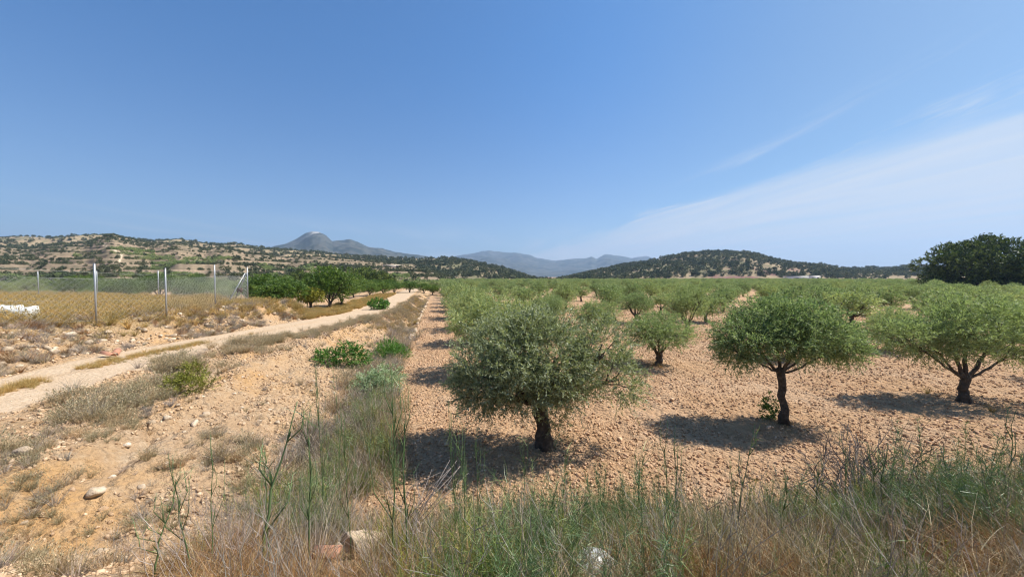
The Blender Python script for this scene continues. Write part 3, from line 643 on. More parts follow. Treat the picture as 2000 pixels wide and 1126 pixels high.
for i, (px, d, h) in enumerate([(690, 62, 2.2), (722, 68, 2.3), (748, 75, 2.5), (770, 80, 2.4), (800, 85, 2.6), (828, 88, 2.3), (845, 80, 2.2), (708, 90, 3.0), (735, 95, 3.0), (760, 100, 3)]):
    plant_tree(px, 0, d, h, alm[i % 4], f'low green tree closing the end of the tilled plot, {od(i)} in its band', wide=1.5, name='low_tree', cat='tree', group='low trees across the end of the tilled plot')

# pines: the dark group in the middle distance and the great stone pine at the right
def pine(seed, lobes, n, ln, wd, fork, r0):
    tr, br = olive_wood(seed, fork, lobes, r0, (0, 0), 1); q = MB()
    for b in [tr] + br: q.add(np.concatenate(b.V), np.concatenate(b.Q), np.concatenate(b.T))
    return q, crown_mesh('crown', lobes, n, 10, ln, wd, M['pine'], seed, tw=False, gap=.40, up=.6, link=False, spl=.9, shell=.45)
r = np.random.default_rng(3)
lb = []
for i in range(15):
    a = i / 15 * 6.28; lb.append((math.cos(a) * 9.3 + 1.3 * r.normal(), math.sin(a) * 8.5 + 1.3 * r.normal(), 9.2 + r.normal() * 1.4, 2.4 + r.random(), 2.4 + r.random(), 1.5 + .5 * r.random()))
for i in range(8):
    a = i / 8 * 6.28 + .3; lb.append((math.cos(a) * 5, math.sin(a) * 5, 11.9 + r.normal() * .5, 3.1, 3.1, 1.9))
lb.append((0, 0, 13.6, 3.4, 3.4, 1.7)); lb.append((1.5, 0, 13.2, 3.4, 3.4, 1.7))
for i in range(12):
    a = i / 12 * 6.28; lb.append((math.cos(a) * 10.6 + r.normal() - 1.5, math.sin(a) * 8 + r.normal(), 5.6 + r.normal() * .9, 2.6 + r.random(), 2.6, 2.2))
for i in range(8):
    a = i / 8 * 6.28; lb.append((math.cos(a) * 9.5 - 2, math.sin(a) * 7, 2.6, 3.0, 2.6, 2.3))
q, cr = pine(41, lb, 7500, .5, .2, 3.6, .8)
px_, d_ = 1922, 90; t = empty('stone_pine', ((px_ - 1000) / F_ * d_, d_, 0), 0, (.80, .80, .90)); tag(t, 'huge dark stone pine with a broad domed crown rising above the olive grove', 'pine tree')
q.out('trunk', M['bark'], t, True); COL.objects.link(cr); cr.parent = t
lb2 = [(-1.5, 0, 2.2, 2.2, 2, 1.7), (1.2, .5, 2.6, 2.3, 2, 1.9), (0, 0, 3.5, 1.8, 1.8, 1.3), (2.8, 0, 1.8, 1.7, 1.7, 1.5), (-3, 0, 1.7, 1.6, 1.5, 1.3)]
q2, cr2 = pine(43, lb2, 2000, .34, .15, .8, .25)
tk2 = q2.out('trunk', M['bark_plain'], smooth=True, link=False)
for (px, d, s, lab) in ((1822, 88, .6, 'low dark shrub at the left foot of the huge stone pine'), (1990, 84, 1.5, 'dark bushy pine at the right edge beside the huge stone pine'), (2020, 80, 1.9, 'brownish bushy pine cut off by the right edge of the photo')):
    t = empty('bushy_pine', ((px - 1000) / F_ * d, d, 0), d, s); tag(t, lab, 'pine tree', 'bushy pines round the stone pine'); put('trunk', tk2, t); put('crown', cr2, t)
for i, (px, d, s) in enumerate(((702, 112, 1.15), (714, 116, 1.3), (728, 114, 1.0), (742, 120, 1.1), (585, 118, 1.1))):
    t = empty('bushy_pine', ((px - 1000) / F_ * d, d, 0), d, s); tag(t, f'dark pine at the foot of the terraced hill, {od(i)} in the clump' if i < 4 else 'dark pine rising behind the almond trees', 'pine tree', 'pines at the foot of the terraced hill'); put('trunk', tk2, t); put('crown', cr2, t)

# scrub and pines on the hills
def hillscrub(name, data, n, thr, smin, smax, label, seed, skyline=0, tmax=1.04, vscale=42, amp=1.4, salt=.5):
    PX, T, X_, Y_, z, veg = data; r = np.random.default_rng(seed)
    ii = r.integers(0, PX.shape[0], n * 6); jj = r.integers(0, PX.shape[1], n * 6)
    x = X_[ii, jj]; y = Y_[ii, jj]; zz = z[ii, jj]; t = T[ii, jj]
    dens = veg[ii, jj] + amp * (fbm(x, y, vscale, 4, seed) - .5) + salt * (r.random(len(x)) - .5)
    keep = (dens > thr) & (t < tmax) & (t > .04) & (x > -1.6 * y) & (x < 1.6 * y)
    ii, jj, x, y, zz = (a[keep][:n] for a in (ii, jj, x, y, zz)); s = smin + (smax - smin) * r.random(len(x)) ** 2
    x = x + r.normal(size=len(x)) * 1.0
    P = np.stack([x, y, zz - s * .15], -1)
    return scatter(name, P, np.stack([0 * x, 0 * x, r.random(len(x)) * 6.28], -1), s, sc_protos(name), r.integers(0, 3, len(x)), label=label, cat='scrub')
def sc_protos(nm):
    out = []
    for i in range(3):
        r = np.random.default_rng(800 + i)
        lbs = [(r.normal() * .3, r.normal() * .3, .75 + r.random() * .5, .5, .5, .45) for _ in range(4)]
        c_ = crown_mesh('scrub_bush', lbs, 44, 6, .42, .2, M['scrub'], 800 + i, tw=False, gap=.3, spl=.3, shell=.5); out.append(c_)
    return out
hillscrub('scrub_on_terraced_hill', dT, 7000, .46, .5, 1.9, 'scattered scrub and small trees on the terraced hill', 1)
hillscrub('woods_on_left_hill', dF, 5600, .40, 1.2, 3.6, 'pine scrub covering the wooded hill behind the terraces', 2, vscale=36, amp=1.2, salt=1.0)
hillscrub('woods_on_right_hill', dR, 5200, .40, 1.2, 3.6, 'pine scrub covering the rounded hill behind the olive grove', 3, vscale=36, amp=1.2, salt=1.0)
hillscrub('bushes_on_terraced_hill', dT, 3000, .42, .7, 1.5, 'lone bushes dotted over the terraced hill', 6, vscale=50, amp=.5, salt=1.2)
# crop rows on the lowest terraces
PX, T, X_, Y_, z, veg = dT; pts = []
for (d_lo, d_hi, p0, p1, seed) in ((150, 190, 640, 900, 1), (170, 200, 660, 850, 2), (200, 250, 300, 620, 3), (150, 175, -200, 560, 4), (230, 300, 150, 300, 5)):
    for d in np.arange(d_lo, d_hi, 6.5):
        n = int((p1 - p0) / F_ * d / 2.6); px = np.linspace(p0, p1, n) + rng.normal(size=n) * .4
        keep = fbm(px, px * 0 + d, 60, 2, seed) > .42
        px = px[keep]; jj = np.clip(np.searchsorted(PX[0], px), 0, PX.shape[1] - 1); dcol = Y_[:, 0]; ii = np.searchsorted(dcol[:270], d)
        pts.append(np.stack([(px - 1000) / F_ * d, np.full(len(px), d), z[min(ii, 269), jj]], -1))
P = np.concatenate(pts); n = len(P)
cp = crown_mesh('crop_bush', [(0, 0, .9, .8, .8, .65)], 60, 6, .4, .18, M['olive'], 77, tw=False, gap=.2)
scatter('terrace_crops', P, np.stack([0 * P[:, 0]] * 2 + [rng.random(n) * 6.28], -1), .8 + .6 * rng.random(n), [cp], np.zeros(n), label='rows of small green trees on the lowest terraces', cat='crop rows')

# ------------------------------------------------------------------ clods and stones
rocks = []
for i in range(6):
    V, F = rock_vf(ICO1, .7, .4, 900 + i); rocks.append((V, F))
def rock_protos(mat, nm='clod'): return [mesh(nm, V, [F], M[mat], smooth=False, link=False) for V, F in rocks]
def rand_region(n, x0, x1, y0, y1): return x0 + (x1 - x0) * rng.random(n), y0 + (y1 - y0) * rng.random(n)
def polar_pts(n, a0, a1, r0, r1, pw=1.0):
    a = np.radians(a0 + (a1 - a0) * rng.random(n)); rr_ = (r0 ** pw + (r1 ** pw - r0 ** pw) * rng.random(n)) ** (1 / pw)
    return np.sin(a) * rr_, np.cos(a) * rr_
def rots(n, full=True):
    return (rng.random((n, 3)) * 6.28) if full else np.stack([(rng.random(n) - .5) * .5, (rng.random(n) - .5) * .5, rng.random(n) * 6.28], -1)
x, y = polar_pts(190000, -40, 58, 4.5, 55, .75)
yb = y - .10 * np.maximum(x, 0) - .05 * np.maximum(x - 6, 0)
k = (x > xd(y) + .1) & (yb > 5.0 + .6 * rng.random(len(x))) & (fbm(x, y, 1.2, 3, 91) + .25 * (rng.random(len(x)) - .5) > .36); x, y = x[k], y[k]; n = len(x)
s = (.007 + .036 * rng.random(n) ** 3.2) * (1 + np.hypot(x, y) / 38)
scatter('field_clods', np.stack([x, y, H(x, y) + s * .25], -1), rots(n), s[:, None] * (.65 + .8 * rng.random((n, 3))), rock_protos('clod'), rng.integers(0, 6, n), label='countless orange-tan clods and stones covering the tilled olive field', cat='stones')
print('clods', n)
x, y = polar_pts(95000, -62, 0, 3.0, 34, .75)
k = (x < xd(y) - .1) & ((x > xr(y) + .1) | (x < xl(y) - .05)) & (fbm(x, y, 1.6, 3, 92) + .3 * (rng.random(len(x)) - .5) > .42); x, y = x[k], y[k]; n = len(x)
s = (.007 + .035 * rng.random(n) ** 3) * (1 + np.hypot(x, y) / 25)
scatter('bank_rubble', np.stack([x, y, H(x, y) + s * .2], -1), rots(n), s[:, None] * (.65 + .8 * rng.random((n, 3))), rock_protos('bankclod'), rng.integers(0, 6, n), label='pale rubble and clods scattered over the clay bank', cat='stones')
x, y = polar_pts(16000, -62, -10, 6, 40, .8)
k = (x < xr(y)) & (x > xl(y)); x, y = x[k], y[k]; n = len(x); s = .006 + .018 * rng.random(n) ** 3
scatter('track_gravel', np.stack([x, y, H(x, y)], -1), rots(n), s, rock_protos('stone'), rng.integers(0, 6, n), label='fine pale gravel on the dirt track', cat='gravel')
# larger stones that can be picked out one by one
big_rocks = [mesh('stone', *((lambda v: (v[0], [v[1]]))(rock_vf(ICO2, .75, 1.0, 950 + i))), M['stone'], smooth=False, link=False) for i in range(5)]
big_clods = [mesh('stone', *((lambda v: (v[0], [v[1]]))(rock_vf(ICO2, .75, .9, 980 + i))), M['clod'], smooth=False, link=False) for i in range(5)]
def stones(parent, xs, ys, ss, protos):
    zz = H(xs, ys)
    for x, y, z_, s in zip(xs, ys, zz, ss):
        put('stone', protos[int(rng.integers(5))], parent, (x, y, z_ + s * .15), tuple(rots(1, False)[0]), (s, s * (.7 + .4 * rng.random()), s * .8))
xs, ys = polar_pts(700, -24, 52, 5.8, 13); yb = ys - .10 * np.maximum(xs, 0) - .05 * np.maximum(xs - 6, 0); k = (xs > xd(ys) + .2) & (yb > 5.6); xs, ys = xs[k][:230], ys[k][:230]
stones(G_field, xs, ys, (.035 + .04 * rng.random(len(xs)) ** 2) * (1 + ys / 30), big_clods)
# rubble bank under the fence
ys = 9.5 + 16.5 * rng.random(190); xs = xl(ys) - .4 - 2.2 * rng.random(190) ** 1.3
stones(G_ground, xs, ys, .07 + .16 * rng.random(190) ** 2, big_rocks)
# stones on the clay slope
xs, ys = rand_region(110, -8.4, -3.2, 3.4, 15); k = (xs < xd(ys) - .5) & (xs > xb(ys)); stones(G_bank, xs[k], ys[k], .04 + .09 * rng.random(k.sum()) ** 2.5, big_rocks)
for px, py, s in ((372, 832, .16), (395, 812, .12), (237, 876, .09), (170, 970, .16), (265, 958, .08), (28, 890, .2), (130, 690, .14), (255, 762, .14), (350, 848, .07)):
    d = 9.0
    for _ in range(30): d = (CAMZ - float(H((px - 1000) / F_ * d, d))) * F_ / (py - HOR) * .5 + d * .5
    stones(G_bank, np.array([(px - 1000) / F_ * d]), np.array([d]), np.array([s]), big_rocks)
# the pale kerb of stones along the ditch
ks = []
y = 6.8
while y < 60:
    ks.append(y); y += .45 + .25 * rng.random() + y * .012
kerb = empty('stone_kerb', (0, 0, 0)); tag(kerb, 'low broken kerb of pale stones between the ditch and the olive field', 'kerb')
for y in ks:
    if rng.random() < .42: continue
    x = float(xd(y)) - .12 + rng.normal() * .05; s = .17 + .09 * rng.random() + y * .003
    put('stone', big_rocks[int(rng.integers(5))], kerb, (x, y, float(H(x, y)) + .03), ((rng.random() - .5) * .3, (rng.random() - .5) * .3, 1.4 + rng.random() * .5), (s * 1.25, s * .7, s * .8))

# ------------------------------------------------------------------ fence and things in the fenced plot
def chainlink(mb, a, b, h, cell=.11, rad=.0022):
    a = np.array(a, float); b = np.array(b, float); Ln = np.linalg.norm(b[:2] - a[:2]); n = int(Ln / cell); hh_ = h
    def pt(s, z_): q = a + (b - a) * (s / Ln); return q + [0, 0, z_]
    for i in range(-int(h / cell), n):
        for sg in (1, -1):
            s0 = i * cell; s1 = s0 + h
            z0, z1 = 0, h
            if s0 < 0: z0 = -s0; s0 = 0
            if s1 > Ln: z1 = h - (s1 - Ln); s1 = Ln
            if z1 - z0 < .05: continue
            if sg == 1: tube(mb, [pt(s0, z0 + .05), pt(s1, z1 + .05)], rad, 3, cap=False)
            else: tube(mb, [pt(Ln - s0, z0 + .05), pt(Ln - s1, z1 + .05)], rad, 3, cap=False)
def P3(x, y): return np.array([x, y, float(H(x, y, False))])
f1 = [P3(-18.8, 12.6), P3(-18.0, 15.8), P3(-17.6, 18.6), P3(-18.1, 22.3), P3(-19.5, 27.0)]
f2 = [P3(-19.5, 27), P3(-31.4, 32.5), P3(-38.2, 33.7), P3(-45.3, 35.0), P3(-58, 37)]
def fence(pts, label, hpost, r, grp=None, first=0, cell=.11, wr=.0022):
    t = empty('chain_link_fence', (0, 0, 0)); tag(t, label, 'fence')
    for i, p in enumerate(pts):
        if i < first: continue
        mb = MB(); q = p; tube(mb, [q - [0, 0, .3], q + [0, 0, hpost * .5], q + [0, 0, hpost]], r, 10); po = mb.out('post', M['galv'], t, True)
        mb = MB(); tube(mb, [q + [0, 0, hpost], q + [0, 0, hpost + .03]], r * 1.25, 10); mb.out('post_cap', M['galv'], po, True)
    for i in range(len(pts) - 1):
        mb = MB(); chainlink(mb, pts[i], pts[i + 1], 1.8, cell, wr); mb.out('wire_mesh', M['wire'], t)
    mb = MB()
    for hz_ in (.08, .95, 1.86, 2.15):
        for i in range(len(pts) - 1): tube(mb, [pts[i] + [0, 0, hz_], pts[i + 1] + [0, 0, hz_]], .003, 3, cap=False)
    mb.out('tension_wire', M['wire'], t); return t
fa = fence(f1, 'chain-link fence on steel posts along the rubble bank beside the dirt track', 2.5, .034, cell=.23, wr=.0046)
fb = fence(f2, 'farther chain-link fence closing off the back of the dry grass plot', 2.45, .034, first=1, cell=.26, wr=.0056)
c = f1[-1]; mb = MB(); tube(mb, [c + [-.1, -.1, 2.1], c + [-.75, -1.0, -.1]], .03, 8); b_ = mb.out('brace', M['galv'], fa, True)
mb = MB(); tube(mb, [c + [-.1, .05, 2.1], c + [-1.6, .7, -.1]], .03, 8); mb.out('brace', M['galv'], fa, True)
sg = empty('rusty_plate', tuple(c + [-.75, .2, .75])); tag(sg, 'dark rusty square plate on a bent leg beside the corner fence post', 'plate')
mb = MB(); box(mb, (0, 0, .1), (.42, .05, .3)); mb.out('plate', M['rust'], sg)
mb = MB(); tube(mb, [(-.15, 0, -.05), (-.3, 0, -.5), (-.35, 0, -.8)], .02, 6); tube(mb, [(.1, 0, -.05), (.1, 0, -.8)], .02, 6); mb.out('leg', M['rust'], sg)
# white woven sacks in the grass
def sack(loc, size, seed, label, rz):
    V, F = ICO3; V = V.copy(); r = np.random.default_rng(seed)
    V = np.sign(V) * np.abs(V) ** .55; V *= np.array(size) / 2
    V += norm(V) * ((fbm(V[:, 0] * 3 + 9, V[:, 1] * 3 + V[:, 2] * 4, 1.0, 4, seed) - .5) * .22)[:, None]
    top = V[:, 2] > size[2] * .25; cor = np.abs(V[:, 0]) > size[0] * .36; V[top & cor, 2] += .12
    V[top & ~cor, 2] -= .05
    o = mesh('woven_sack', V, [F], M['sack'], smooth=True); o.location = loc; o.rotation_euler = (0, 0, rz)
    tag(o, label, 'sack', 'white woven sacks in the dry grass')
z0 = float(H(-22.0, 16.2)); sack((-21.5, 16.0, z0 + .22), (1.0, .8, .6), 1, 'white woven sack with pointed corners standing in dry grass behind the fence', .15)
sack((-22.6, 16.3, z0 + .22), (1.0, .8, .62), 2, 'white woven sack with a dark hole, cut off by the left edge', .1)
mb = MB()
# two roof tiles dumped on the rubble bank
for (px, d, rz) in ((222, 14.0, -.5), (205, 13.6, .3)):
    x = (px - 1000) / F_ * d; a = np.linspace(0, math.pi, 8); V = []
    for yy in (-.22, .22):
        for rad in (.10, .085): V += [[math.cos(q) * rad, yy, math.sin(q) * rad] for q in a]
    V = np.array(V); Qd = []
    for q in range(7): Qd += [[q, q + 1, 16 + q + 1, 16 + q], [8 + q + 1, 8 + q, 24 + q, 24 + q + 1], [q + 1, q, 8 + q, 8 + q + 1], [16 + q, 17 + q, 25 + q, 24 + q]]
    mb = MB(); mb.add(V, Qd); o = mb.out('roof_tile', M['tileroof'], smooth=False); o.location = (x, d, float(H(x, d)) + .08); o.rotation_euler = (.2, .3, rz + 1.2)
    o.scale = (1.1, 1.1, 1.1); tag(o, 'broken curved clay roof tile lying on rubble below the nearest fence post' if rz < 0 else 'second curved clay tile, tipped on the stones left of the first', 'roof tile', 'dumped clay roof tiles')

# small buildings
def hut(px, py_base, d, wdt, dep, ht, label, gable=True, roofm='tileroof', wallm='white', zb=None, name='farm_hut'):
    x = (px - 1000) / F_ * d; z_ = CAMZ - (py_base - HOR) / F_ * d if zb is None else zb
    t = empty(name, (x, d, z_), math.atan2(-x, d) * .5); tag(t, label, 'building')
    mb = MB(); box(mb, (0, 0, ht / 2), (wdt, dep, ht)); mb.out('wall', M[wallm], t)
    mb = MB(); w2 = wdt / 2 * 1.12; e2 = dep / 2 * 1.1; rh = ht * .45 if gable else .15
    V = np.array([[-w2, -e2, ht], [w2, -e2, ht], [w2, 0, ht + rh], [-w2, 0, ht + rh], [-w2, e2, ht], [w2, e2, ht]]); 
    mb.add(V + [0, 0, .01], [[0, 1, 2, 3], [3, 2, 5, 4], [0, 4, 5, 1]], [[0, 3, 4], [1, 5, 2]]); mb.out('roof', M[roofm], t)
    mb = MB(); box(mb, (wdt * .28, -dep / 2 - .02, ht * .4), (wdt * .16, .06, ht * .7)); mb.out('door', M['black'], t)
    mb = MB(); box(mb, (-wdt * .2, -dep / 2 - .02, ht * .55), (wdt * .14, .06, ht * .25)); mb.out('window', M['black'], t)
    return t
hut(124, 577, 46, 1.6, 1.3, .75, 'tiny white rendered hut with a dark door at the edge of the dry grass', True, 'concrete', zb=float(H(-56.4, 46)))
def hz_at(data, px, d):
    PX, T, X_, Y_, z, veg = data; j = np.clip(np.searchsorted(PX[0], px), 0, PX.shape[1] - 1); q = Y_[:, j]; return float(np.interp(d, q[:270] if len(q) > 300 else q, z[:270, j] if len(q) > 300 else z[:, j]))
hut(678, 0, 300, 9, 6, 3.2, 'small stone farm hut beside a dark tree on the terraces', False, 'concrete', 'concrete', zb=hz_at(dT, 678, 300) - .3)
hut(768, 0, 330, 16, 7, 3.5, 'long low ruined farmhouse high on the terraces', False, 'concrete', 'concrete', zb=hz_at(dT, 768, 330) - .3)
hut(1565, 0, 340, 26, 9, 4.6, 'long low grey-roofed white farm building beyond the olive grove', False, 'galv', 'white', zb=-.2, name='farm_building')
hut(1588, 0, 335, 8, 8, 5.0, 'small bright white farm shed at the right end of the long farm building', False, 'white', 'white', zb=-.2, name='farm_shed')

# ------------------------------------------------------------------ grasses
def tuft(seed, n, h, spread, wd, mat, nm, seg=3, lean=.5, heads=0, base=.05):
    r = np.random.default_rng(seed); a = r.random(n) * 6.28; q = base * np.sqrt(r.random(n)); P = np.stack([np.cos(a) * q, np.sin(a) * q, np.zeros(n) - .02], -1)
    a2 = a + r.normal(size=n) * .6; sp_ = spread * r.random(n) ** .8; D = np.stack([np.cos(a2) * sp_, np.sin(a2) * sp_, np.ones(n)], -1)
    bend = np.stack([np.cos(a2), np.sin(a2), -.6 * np.ones(n)], -1) * (lean * r.random(n))[:, None]
    mb = MB(); ln = h * (.45 + .55 * r.random(n)); blades(mb, P, D, ln, wd * (.7 + .6 * r.random(n)), bend, np.clip(.5 + .25 * r.normal(size=n), 0, 1), seg)
    if heads:
        hn = int(n * heads); tip = P[:hn] + norm(D[:hn]) * ln[:hn, None] + bend[:hn] * ln[:hn, None]
        i = np.repeat(np.arange(hn), 5); leaves(mb, tip[i] - norm(D[i]) * (r.random(len(i)) * .1 * h)[:, None], D[i] + r.normal(size=(len(i), 3)) * .4, .05 * h + .01, wd * 2, np.full(len(i), .7))
    return mb.out(nm, M[mat], link=False)
def grass(name, x, y, s, protos, label, cat='grass', keep=None):
    s = s * (.55 + .9 * fbm(x, y, .7, 2, 123))
    if keep is not None: x, y, s = x[keep], y[keep], s[keep]
    n = len(x)
    scatter(name, np.stack([x, y, H(x, y) - .01], -1), rots(n, False) * np.array([.5, .5, 1]), s, protos, rng.integers(0, len(protos), n), label=label, cat=cat); print(name, n)
# dry shoulder grass along the track (both lips, crown of the track)
T_straw = [tuft(1000 + i, 110, .42, .55, .006, 'straw', 'dry_tuft', heads=.3) for i in range(4)]
T_strawf = [tuft(1010 + i, 46, .5, .6, .014, 'straw', 'dry_tuft') for i in range(3)]
T_yel = [tuft(1020 + i, 60, .55, .55, .014, 'straw_yellow', 'golden_tuft', heads=.4) for i in range(4)]
T_grey = [tuft(1030 + i, 70, .5, .8, .006, 'straw_grey', 'grey_tuft', lean=.3) for i in range(3)]
y = 5 + 40 * rng.random(5200) ** 1.5; x = xr(y) + 1.25 + rng.normal(size=len(y)) * .55; k = fbm(x, y, 1.1, 3, 55) + .12 * (rng.random(len(y)) - .5) > .47
grass('track_edge_grass', x, y, (.6 + .6 * rng.random(len(y))) * np.where(y > 18, .8, 1), T_straw + T_straw + T_grey[:1], 'dry straw-coloured grass along the lip between track and clay bank', keep=k)
y = 7 + 12 * rng.random(700); x = xl(y) + 1.6 + rng.normal(size=len(y)) * .2; k = (fbm(x * 0, y, 2.2, 2, 7) > .38)
grass('track_crown_grass', x, y, .35 + .35 * rng.random(len(y)), [tuft(1040 + i, 70, .4, .6, .007, 'straw_yellow', 'crown_tuft') for i in range(3)], 'strip of short yellowing grass between the wheel ruts', keep=k)
x, y = rand_region(14000, -60, -15, 8, 46); k = (plateau(x, y) > .35) & (fbm(x, y, 2.5, 3, 61) > .33) & (np.abs(x) < y * 1.5 + 3)
grass('plot_dry_grass', x, y, .55 + .65 * rng.random(len(x)), T_yel, 'golden dry grass filling the fenced plot', keep=k)
y = 8 + 22 * rng.random(2600); x = xl(y) - .2 - 3 * rng.random(len(y)) ** 1.2; k = fbm(x, y, 1.2, 3, 63) > .47
grass('rubble_bank_grass', x, y, .4 + .6 * rng.random(len(x)), T_strawf[:1] + T_grey + [tuft(1051, 70, .45, .6, .012, 'straw_red', 'brown_tuft')], 'brown and grey dry tufts among the rubble below the fence', keep=k)
# dry strips left of the far track, around the almond plot
y = 26 + 50 * rng.random(5200) ** 1.3; x = xl(y) - 3.4 * rng.random(len(y)) ** 1.4; k = fbm(x, y, 2.2, 3, 64) > .38
grass('track_side_grass', x, y, .45 + .4 * rng.random(len(x)), T_yel, 'low golden grass between the track and the almond plot', keep=k)
y = 24 + 45 * rng.random(3800); x = xd(y) - .2 - rng.random(len(y)) * np.maximum(xd(y) - .3 - xr(y), .6) * .8; k = fbm(x, y, 2., 3, 65) > .42
grass('far_bank_grass', x, y, .4 + .5 * rng.random(len(x)), T_strawf + T_grey + T_yel[:1], 'dry grey and straw brush where the ditch and track draw together', keep=k)
# clay slope: sparse little dead tufts
x, y = rand_region(1500, -9.5, -2.5, 3.3, 22); k = (x < xd(y) - .4) & (x > xb(y) - .5) & (fbm(x, y, .9, 3, 67) > .60)
grass('slope_tufts', x, y, .25 + .5 * rng.random(len(x)) ** 2, T_grey + T_straw[:1], 'sparse dead tufts on the clay slope', keep=k)
x, y = rand_region(900, -9, -4.0, 3.2, 8.0); k = (fbm(x, y, .8, 3, 68) > .55)
grass('near_slope_grass', x, y, .35 + .45 * rng.random(len(x)), T_straw + T_grey[:1], 'dry tufts on the near left slope', keep=k)
# ditch vegetation
y = 7 + 20 * rng.random(1100); x = xd(y) - .75 + rng.normal(size=len(y)) * .42; k = fbm(x, y, 1.4, 2, 69) > .38
grass('ditch_dead_brush', x, y, .8 + .9 * rng.random(len(x)), T_grey + T_straw[:2], 'tall grey dead stems and straw growing in the ditch', keep=k)
# roadside bank: mixed tall grass
def wild(seed, nst, h, mat, nm, threads=0, spread=.5, heads=0, rad=.0022, kink=.12, tl=.07, low=0):
    """loose weed: kinked stems of unequal height with side stems, threads or seed heads"""
    r = np.random.default_rng(seed); mb = MB()
    for i in range(nst):
        a = r.random() * 6.28; L_ = h * (.35 + .65 * r.random()); tl_ = spread * r.random(); t = np.linspace(0, 1, 5)[:, None]
        p0 = np.array([r.normal() * .07, r.normal() * .07, -.03]); d = norm(np.array([math.cos(a) * tl_, math.sin(a) * tl_, 1]))
        P = p0 + d * L_ * t + np.cumsum(r.normal(size=(5, 3)), 0) * kink * L_ * .25 * np.array([1, 1, .2]); ti = .2 + .6 * r.random()
        tube(mb, P, rad * (1 - .7 * t[:, 0]) * (.7 + .6 * r.random()), 3, ti, cap=False)
        for _ in range(int(2 + 3 * r.random())):
            q = .3 + .6 * r.random(); b0 = P[0] + (P[-1] - P[0]) * q; b0 = np.array([np.interp(q, t[:, 0], P[:, k]) for k in range(3)]); dd = norm(d + r.normal(size=3) * .45); l2 = L_ * (.12 + .25 * r.random())
            tube(mb, [b0, b0 + dd * l2 * .5, b0 + norm(dd + [0, 0, .4]) * l2], [rad * .6, rad * .45, rad * .25], 3, ti, cap=False)
        if threads:
            q = low + (1 - low) * r.random(threads); B = np.stack([np.interp(q, t[:, 0], P[:, k]) for k in range(3)], -1)
            blades(mb, B, norm(r.normal(size=(threads, 3)) + d * .9), tl * (.5 + r.random(threads)), .0028, r.normal(size=(threads, 3)) * .25, np.clip(ti + .2 * r.normal(size=threads), 0, 1), 2)
        if heads:
            k_ = 9; leaves(mb, P[-1] - d * (r.random((k_, 1)) * .07), d + r.normal(size=(k_, 3)) * .35, .018, .004, np.full(k_, .8))
    return mb.out(nm, M[mat], link=False)
def mess(seed, n, h, mat, nm, wd=.0035):
    """low tangle of bent blades lying every way"""
    r = np.random.default_rng(seed); P = np.concatenate([r.normal(size=(n, 2)) * .12, np.abs(r.normal(size=(n, 1))) * .03 - .02], 1)
    D = np.concatenate([r.normal(size=(n, 2)) * .9, .35 + r.random((n, 1))], 1); mb = MB()
    blades(mb, P, D, h * (.3 + .7 * r.random(n)), wd * (.6 + .8 * r.random(n)), r.normal(size=(n, 3)) * np.array([.35, .35, .25]), np.clip(.5 + .28 * r.normal(size=n), 0, 1), 3)
    return mb.out(nm, M[mat], link=False)
W_red = [mess(1100 + i, 150, .34, 'straw_red', 'rust_tangle') for i in range(3)]
W_str = [mess(1105 + i, 120, .38, 'straw', 'straw_tangle') for i in range(3)] + [wild(1108 + i, 9, .62, 'straw', 'straw_stalks', heads=1, spread=.5) for i in range(2)]
W_grn = [mess(1111, 120, .38, 'green_grass', 'green_tangle'), wild(1112, 8, .5, 'green_grass', 'green_weed', 40, .5), wild(1113, 6, .6, 'yellowbush', 'yellow_weed', 50, .4)]
W_fen = [wild(1120 + i, 7, .6 + .1 * i, 'fennel', 'feathery_weed', 60 + 20 * i, .5, tl=.08) for i in range(3)]
W_dead = [wild(1130 + i, 9, .65, 'straw_grey', 'dead_weed', 0, .9, kink=.2) for i in range(3)]
def clear_(x, y):
    c_ = np.zeros(len(x), bool)
    for px, d, r0 in ((690, 3.75, .30), (655, 3.6, .2), (628, 3.5, .2), (1168, 2.95, .26), (1168, 3.15, .16), (665, 3.2, .3), (645, 2.85, .3), (1170, 2.65, .24), (1172, 2.4, .2), (640, 2.7, .2)):
        c_ |= np.hypot(x - (px - 1000) / F_ * d, y - d) < r0
    return c_
def roadside(n, seed, thr, hole=.38):
    x, y = rand_region(n, -3.6, 9.5, 1.6, 7.8); yb = y - .10 * np.maximum(x, 0) - .05 * np.maximum(x - 6, 0)
    lim = 5.05 + 1.9 * (fbm(x, y * .3, .7, 3, 5) - .5) - .25 * sst(x, 1.2, 2.5) * sst(x, 6, 4) + .35 * sst(x, 4.5, 7)
    k = (yb < lim) & (x > -1.0 * y + 1.5 * (fbm(x, y, .8, 2, 6) - .3)) & (x > -3.3) & (fbm(x, y, 1.1, 3, seed) > thr) & (fbm(x, y, .5, 2, 700) > hole) & (y > 1.7) & ~clear_(x, y); return x[k], y[k]
x, y = roadside(5200, 72, .40); k = rng.random(len(x)) > .75 * sst(x, 1.8, 3.4); x, y = x[k], y[k]; grass('rust_brown_grass', x, y, .6 + .6 * rng.random(len(x)), W_red, 'tangled rust-brown dry grass on the near roadside bank')
x, y = roadside(5000, 73, .43); grass('straw_grass', x, y, .55 + .65 * rng.random(len(x)), W_str, 'pale straw grass on the near roadside bank')
x, y = roadside(3600, 71, .52); grass('green_weeds', x, y, .5 + .6 * rng.random(len(x)), W_grn, 'green grass and weeds on the near roadside bank')
x, y = roadside(3200, 74, .53); grass('feathery_weeds', x, y, .5 + .6 * rng.random(len(x)), W_fen, 'feathery blue-green fennel foliage on the near roadside bank')
x, y = roadside(2000, 75, .45); grass('dead_weeds', x, y, .6 + .7 * rng.random(len(x)), W_dead, 'grey dead weed stems on the near roadside bank')
